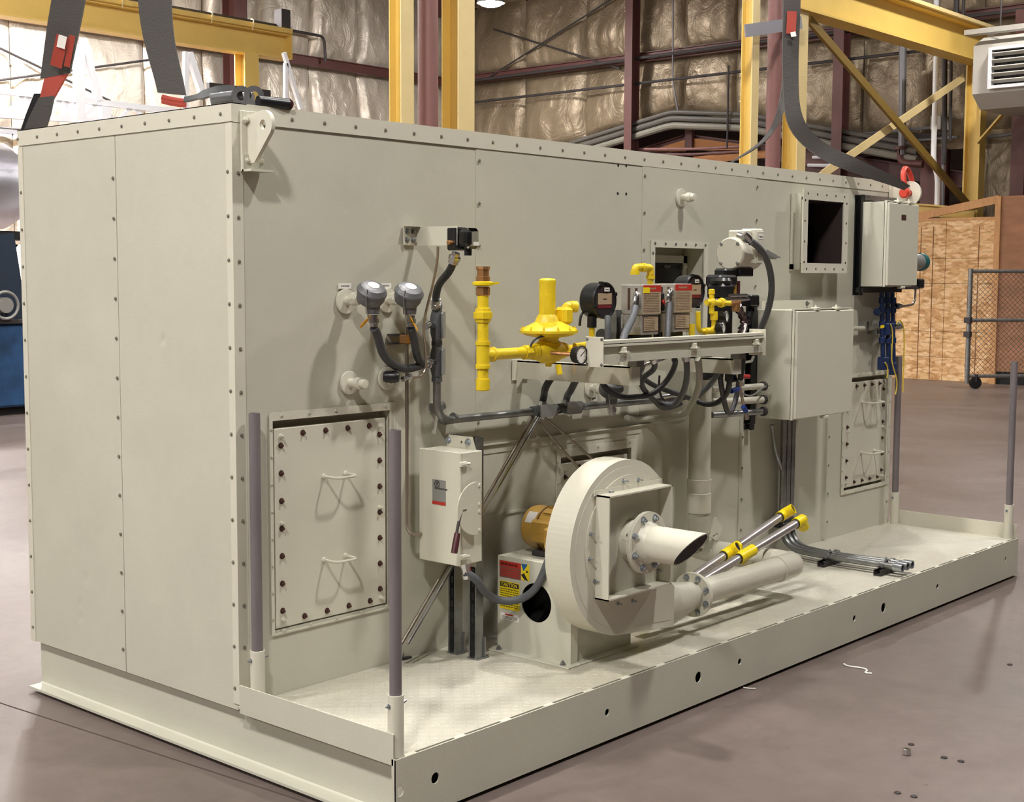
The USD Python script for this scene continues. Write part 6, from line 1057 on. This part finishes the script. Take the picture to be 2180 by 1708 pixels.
for (a, b) in (((1567, 797), (1574, 808)), ((1557, 833), (1571, 828)), ((1582, 866), (1588, 876))): q.part('blue_tape', cyl(at_y(*a, -.52), at_y(*b, -.52), .012, 10), mat('blue_tape', (34, 70, 160), .5) if 'blue_tape' not in MATS else MATS['blue_tape'])
q.part('end_cap', lathe(at_y(1589, 880, -.47), unit(V(.2, 0, -1)), [(0, .012), (.03, .012), (.034, .006)], 8), TUBE)
run('thin_cable', 'thin grey cable sagging from the taped bundle to the low cabinet side', 'cable', spline(Q((1574, 832, -.45), (1590, 842, -.38), (1606, 840, -.3), (1624, 826, -.2), (1638, 821, -.17)), 16), .0045, GALV)
q = Thing('shutoff_valve', 'black cock with a red handle under the far bracket arm', 'valve', at_y(1560, 803, -.50)); c = at_y(1560, 800, -.50); q.part('body', fuse(bx(c[0]-.03, c[0]+.03, -.52, -.47, c[2]-.03, c[2]+.05, .008)), BLACK); q.part('handle', cyl(at_y(1578, 802, -.5), at_y(1594, 802, -.5), .011, 10), RED)
a = at_y(1582, 772, -.4); run('bent_tube', 'bright bent tube between the wireway end and the black strut', 'tube', Q((1582, 772, -.4), (1600, 769, -.3), (1604, 760, -.25)), .007, CHROME, .02, 8)
q = Thing('junction_boot', 'beige box and black fitting behind the hoses at the far bracket arm', 'box', at_y(1510, 780, -.3)); c = at_y(1503, 800, -.25); q.part('box', bx(c[0]-.02, c[0]+.12, -.28, -.2, c[2]-.02, c[2]+.06, .01), BLACK)
q = Thing('blue_regulator', 'small grey valve with a blue body behind the nearer hoses', 'valve', at_y(1322, 802, -.38)); c = at_y(1322, 802, -.38); q.part('body', fuse(bx(c[0]-.03, c[0]+.02, -.40, -.34, c[2]-.02, c[2]+.02, .006)), mat('dull_blue', (40, 70, 96), .5)); q.part('brass_nut', lathe(c+V(.03, -.02, 0), X1, [(0, .016), (.03, .016), (.032, .01)], 6), BRASS); q.part('pipe', cyl(V(c[0]-.12, -.36, c[2]+.01), V(c[0]-.03, -.36, c[2]), .014, 10), PAINT)
n2, gg, cc = thermowell('grey sensor head low on the wall behind the looping hoses', (1258, 826), (1300, 828), -.16, 0)
wall_label('small white name label on the wall below the low sensor flange', 1257, 843, 1271, 854, seed=5); orange_tag('small orange tag below the looping hoses', ((1310, 842), (1303, 854)), -.12, 0)

# ------------------------------------------------------------------ burner window
q = Thing('burner_window', 'recessed framed window with a black cover, behind the rack', 'window frame', (2.75, 0, 1.25), kind='thing')
q.part('frame', face_poly(Polygon([(2.498, 1.22), (3.0, 1.22), (3.0, 1.742), (2.498, 1.742)], [[(2.532, 1.25), (2.963, 1.25), (2.963, 1.708), (2.532, 1.708)]]), -.011, -.0065), PAINT_W, smooth=False)
for x in np.linspace(2.53, 2.97, 6): q.part('screw', screw(V(x, -.011, 1.727), NY, .0055), GALV)
for z in np.linspace(1.3, 1.68, 4): q.part('screw', screw(V(2.514, -.011, z), NY, .0055), GALV)
q.part('inner_frame', fuse(*[bx(*b_, .09, .11, *c_) for b_, c_ in (((2.545, 2.955), (1.635, 1.672)), ((2.545, 2.575), (1.26, 1.672)), ((2.925, 2.955), (1.26, 1.672)))]), PAINT, smooth=False); q.part('black_cover', bx(2.575, 2.925, .10, .115, 1.26, 1.636, .004), BLACK)
for x in (2.60, 2.75, 2.90): q.part('latch', cat(cyl(V(x, .10, 1.612), V(x, .07, 1.612), .008, 8), bar(V(x-.015, .07, 1.607), V(x+.02, .068, 1.617), .01, .006)), CHROME)
# ------------------------------------------------------------------ square duct outlet
fy = -.09; a, b = at_y(1712, 401, fy), at_y(1803, 582, fy); fx0, fx1, fz1, fz0 = a[0]-.004, b[0], a[2]-.004, b[2]; m_ = .055
q = Thing('duct_outlet', 'square flanged duct opening high at the far end of the long side', 'duct', ((fx0+fx1)/2, -.05, fz0))
q.part('flange', face_poly(Polygon([(fx0, fz0), (fx1, fz0), (fx1, fz1), (fx0, fz1)], [[(fx0+m_, fz0+m_), (fx1-m_, fz0+m_), (fx1-m_, fz1-m_), (fx0+m_, fz1-m_)]]), fy, fy+.006), PAINT_W, smooth=False)
d0, d1, d2, d3 = fx0+m_-.006, fx1-m_+.006, fz0+m_-.006, fz1-m_+.006
q.part('duct_wall', fuse(bx(d0, d0+.006, fy+.006, .1, d2, d3), bx(d1-.006, d1, fy+.006, .1, d2, d3), bx(d0, d1, fy+.006, .1, d2, d2+.006), bx(d0, d1, fy+.006, .1, d3-.006, d3)), PAINT, smooth=False)
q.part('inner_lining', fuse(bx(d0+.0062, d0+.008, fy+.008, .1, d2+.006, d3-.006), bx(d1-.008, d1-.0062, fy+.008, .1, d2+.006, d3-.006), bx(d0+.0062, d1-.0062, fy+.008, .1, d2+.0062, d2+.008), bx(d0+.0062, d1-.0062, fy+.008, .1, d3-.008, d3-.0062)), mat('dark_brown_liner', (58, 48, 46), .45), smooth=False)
q.part('wall_angle', fuse(bx(d0-.04, d0, -.012, -.0065, d2-.03, d3+.03), bx(d0-.04, d1+.04, -.012, -.0065, d2-.035, d2), bx(d0-.006, d0, -.05, -.0065, d2-.03, d3+.03)), PAINT, smooth=False)
for x in np.linspace(fx0+.05, fx1-.05, 5):
    for z in (fz0+.022, fz1-.022): q.part('bolt_hole', lathe(V(x, fy-.0002, z), NY, [(0, .007), (.0008, .006)], 10), RUSTB)
for z in np.linspace(fz0+.06, fz1-.06, 4):
    for x in (fx0+.022, fx1-.022): q.part('bolt_hole', lathe(V(x, fy-.0002, z), NY, [(0, .007), (.0008, .006)], 10), RUSTB)
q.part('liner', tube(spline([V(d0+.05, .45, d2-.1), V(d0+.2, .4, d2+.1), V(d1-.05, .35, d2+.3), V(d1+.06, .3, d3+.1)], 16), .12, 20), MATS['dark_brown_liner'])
# ------------------------------------------------------------------ cabinets
def cabinet(name, lab, x0, x1, y0, y1, z0, z1, door_x0, handle=True):
    q = Thing(name, lab, 'cabinet', ((x0+x1)/2, (y0+y1)/2, z0))
    q.part('body', bx(x0, x1, y0+.024, y1, z0, z1, .003), PAINT); d = q.part('door', bx(door_x0, x1+.012, y0, y0+.018, z0+.006, z1-.006, .004), PAINT_W); q.part('gasket', bx(door_x0+.006, x1+.004, y0+.018, y0+.024, z0+.012, z1-.012), BLACK, smooth=False)
    q.part('rain_lip', fuse(bx(x0, x1, y0+.012, y0+.03, z1, z1+.006), bx(x0, x0+.004, y0+.014, y0+.03, z0, z1)), PAINT_W, smooth=False)
    for x in (x0+.35*(x1-x0), x0+.72*(x1-x0)): q.part('clamp', fuse(bx(x-.02, x+.02, y0-.006, y0+.03, z1-.004, z1+.012, .003), hexbolt(V(x, y0+.012, z1+.012), Z1, .007, .006)), PAINT_W)
    q.part('clamp', bx(x0+.55*(x1-x0)-.02, x0+.55*(x1-x0)+.02, y0-.006, y0+.03, z0-.012, z0+.004, .003), PAINT_W)
    return q, d
q, d = cabinet('control_cabinet', 'beige control cabinet mounted low right of the gas train', 3.43, 4.05, -.288, -.05, .805, 1.392, 3.437)
q.part('mount_rail', fuse(bx(3.47, 4.02, -.05, -.03, 1.40, 1.437), bx(3.47, 4.02, -.05, -.03, 1.385, 1.40)), PAINT_W, smooth=False); q.part('mount_bolt', cat(*[hexbolt(V(x, -.05, 1.418), NY, .01, .008) for x in (3.52, 3.95)]), GALV)
q = Thing('black_strut', 'black slotted strut standing beside the low cabinet', 'strut', (3.39, -.02, .77)); q.part('channel', channel(V(3.40, -.0275, .77), V(3.40, -.0275, 1.42), .05, .041, .003, NX), BLACK, smooth=False); q.part('channel', channel(V(3.40, -.0275, .74), V(3.40, -.0275, .768), .04, .041, .003, NX), BLACK, smooth=False)
q, d = cabinet('upper_cabinet', 'beige control cabinet mounted high beside the square duct, with a small dark nameplate', 4.595, 4.985, -.218, -.045, 1.512, 2.015, 4.60)
n_ = at_y(1924, 463, -.218); q.part('nameplate', bx(n_[0]-.03, n_[0]+.03, -.2195, -.218, n_[2]-.016, n_[2]+.016), RUSTB, under=d, smooth=False)
q.part('mount_rail', cat(channel(V(4.60, -.025, 1.46), V(4.60, -.025, 2.06), .05, .038, .003, NX)), BLACK, smooth=False); q.part('mount_rail', bx(4.63, 5.09, -.045, -.008, 2.03, 2.06), GALV, smooth=False); q.part('mount_rail', bx(4.60, 5.12, -.06, -.012, 1.475, 1.505), GREYD, smooth=False)
# sensor cluster beyond the far edge
c = at_y(1958, 558, -.12); q = Thing('teal_transmitter', 'teal and silver transmitter peeking out right of the upper cabinet', 'sensor', c); q.part('barrel', cyl(V(4.99, -.12, c[2]), V(c[0]-.01, -.12, c[2]), .052, 20), CASTL); q.part('cap', lathe(V(c[0]-.02, -.12, c[2]), X1, [(0, .05), (0, .056), (.05, .056), (.055, .045), (.058, .01)], 20), TEAL); q.part('stem', cyl(c+V(.03, 0, 0), c+V(.08, -.0, 0), .008, 8), GREYD)
c = at_y(1955, 604, -.10); q = Thing('black_limit_switch', 'small black switch hanging under the teal transmitter', 'switch', c); q.part('body', bx(c[0]-.04, c[0]+.03, -.13, -.07, c[2]-.03, c[2]+.03, .008), BLACK); q.part('bracket_bar', bx(4.95, c[0]-.03, -.12, -.08, c[2]-.035, c[2]-.015), GREYD, smooth=False)
run('steel_tube', 'bright steel tube bending from the blue valves up to the black switch', 'tube', Q((1912, 654, -.12), (1947, 648, -.12), (1949, 612, -.11)), .0075, TUBE, .05, 10)
# blue valve manifold
q = Thing('valve_manifold', 'navy blue triple valve manifold with a yellow tag, under the upper cabinet', 'valve', at_y(1885, 700, -.09))
for k, u in enumerate((1877, 1889, 1900)):
    a, b = at_y(u, 622, -.09), at_y(u+3, 772, -.09); q.part('tube', cyl(a, b, .014 if k < 2 else .012, 12), BLUEV)
    for v in (640, 660, 690, 725): c = at_y(u+1, v, -.09); q.part('valve_body', lathe(c-Z1*.02, Z1, [(0, .016), (.004, .021), (.036, .021), (.04, .016)], 8), BLUEV)
c = at_y(1889, 698, -.09); q.part('block', bx(c[0]-.055, c[0]+.055, -.115, -.065, c[2]-.045, c[2]+.03, .006), BLUEV); c = at_y(1883, 770, -.09); q.part('foot_block', bx(c[0]-.05, c[0]+.02, -.115, -.065, c[2]-.05, c[2]+.03, .006), BLUEV); c = at_y(1901, 785, -.09); q.part('foot_block', bx(c[0]-.02, c[0]+.02, -.11, -.07, c[2]-.04, c[2]+.04, .006), BLUEV)
c = at_y(1870, 664, -.09); q.part('side_knob', cat(lathe(c+V(.06, 0, 0), NX, [(0, .012), (.05, .012), (.052, .024), (.08, .024), (.082, .012)], 10)), BLUEV); c = at_y(1905, 652, -.09); q.part('side_knob', lathe(c, X1, [(0, .02), (.05, .02), (.052, .013), (.09, .013)], 10), BLACK)
c = at_y(1878, 696, -.118); q.part('yellow_tag', prism(Polygon([(-.018, -.004), (.02, -.001), (.02, .006), (-.018, .003)]).buffer(.006), c, X1, Z1, .002), YLAB, smooth=False)
for xx in (4.78, 4.90): q.part('standoff', bx(xx, xx+.02, -.07, -.0055, 1.22, 1.25), GALV, smooth=False)
q = Thing('wall_pipe', 'grey pipe on the wall running to the blue valve manifold', 'pipe', at_y(1845, 698, -.04)); q.part('pipe', cyl(at_y(1814, 700, -.04), at_y(1872, 698, -.04), .014, 12), PAINT); q.part('clip', bx(4.66, 4.69, -.06, -.0055, 1.24, 1.30), GALV, smooth=False)
c = at_y(1908, 695, -.09); q = Thing('nozzle_valve', 'bright capped nozzle right of the blue manifold, holding a yellow cord', 'nozzle', c); q.part('body', cat(cyl(at_y(1897, 695, -.09), at_y(1915, 694, -.09), .018, 12), lathe(at_y(1910, 694, -.09), X1, [(0, .024), (.04, .024), (.045, .016)], 10)), CASTL)
CORD = mat('yellow_cord', (230, 200, 70), .55)
run('yellow_rope', 'thin yellow cord hanging in a loop from the bright nozzle at the far end', 'cord', spline(Q((1908, 690, -.12), (1914, 682, -.12), (1922, 692, -.12), (1925, 720, -.12), (1924, 770, -.12), (1922, 835, -.12)), 24), .0045, CORD)
run('yellow_rope', 'yellow cord strands dangling below the blue manifold', 'cord', spline(Q((1896, 690, -.12), (1899, 740, -.12), (1899, 770, -.12), (1904, 790, -.12), (1906, 840, -.12)), 20), .004, CORD)
run('yellow_rope', 'short yellow cord hanging beside the far access panel', 'cord', spline(Q((1884, 772, -.12), (1889, 782, -.12), (1888, 805, -.12)), 12), .004, CORD)
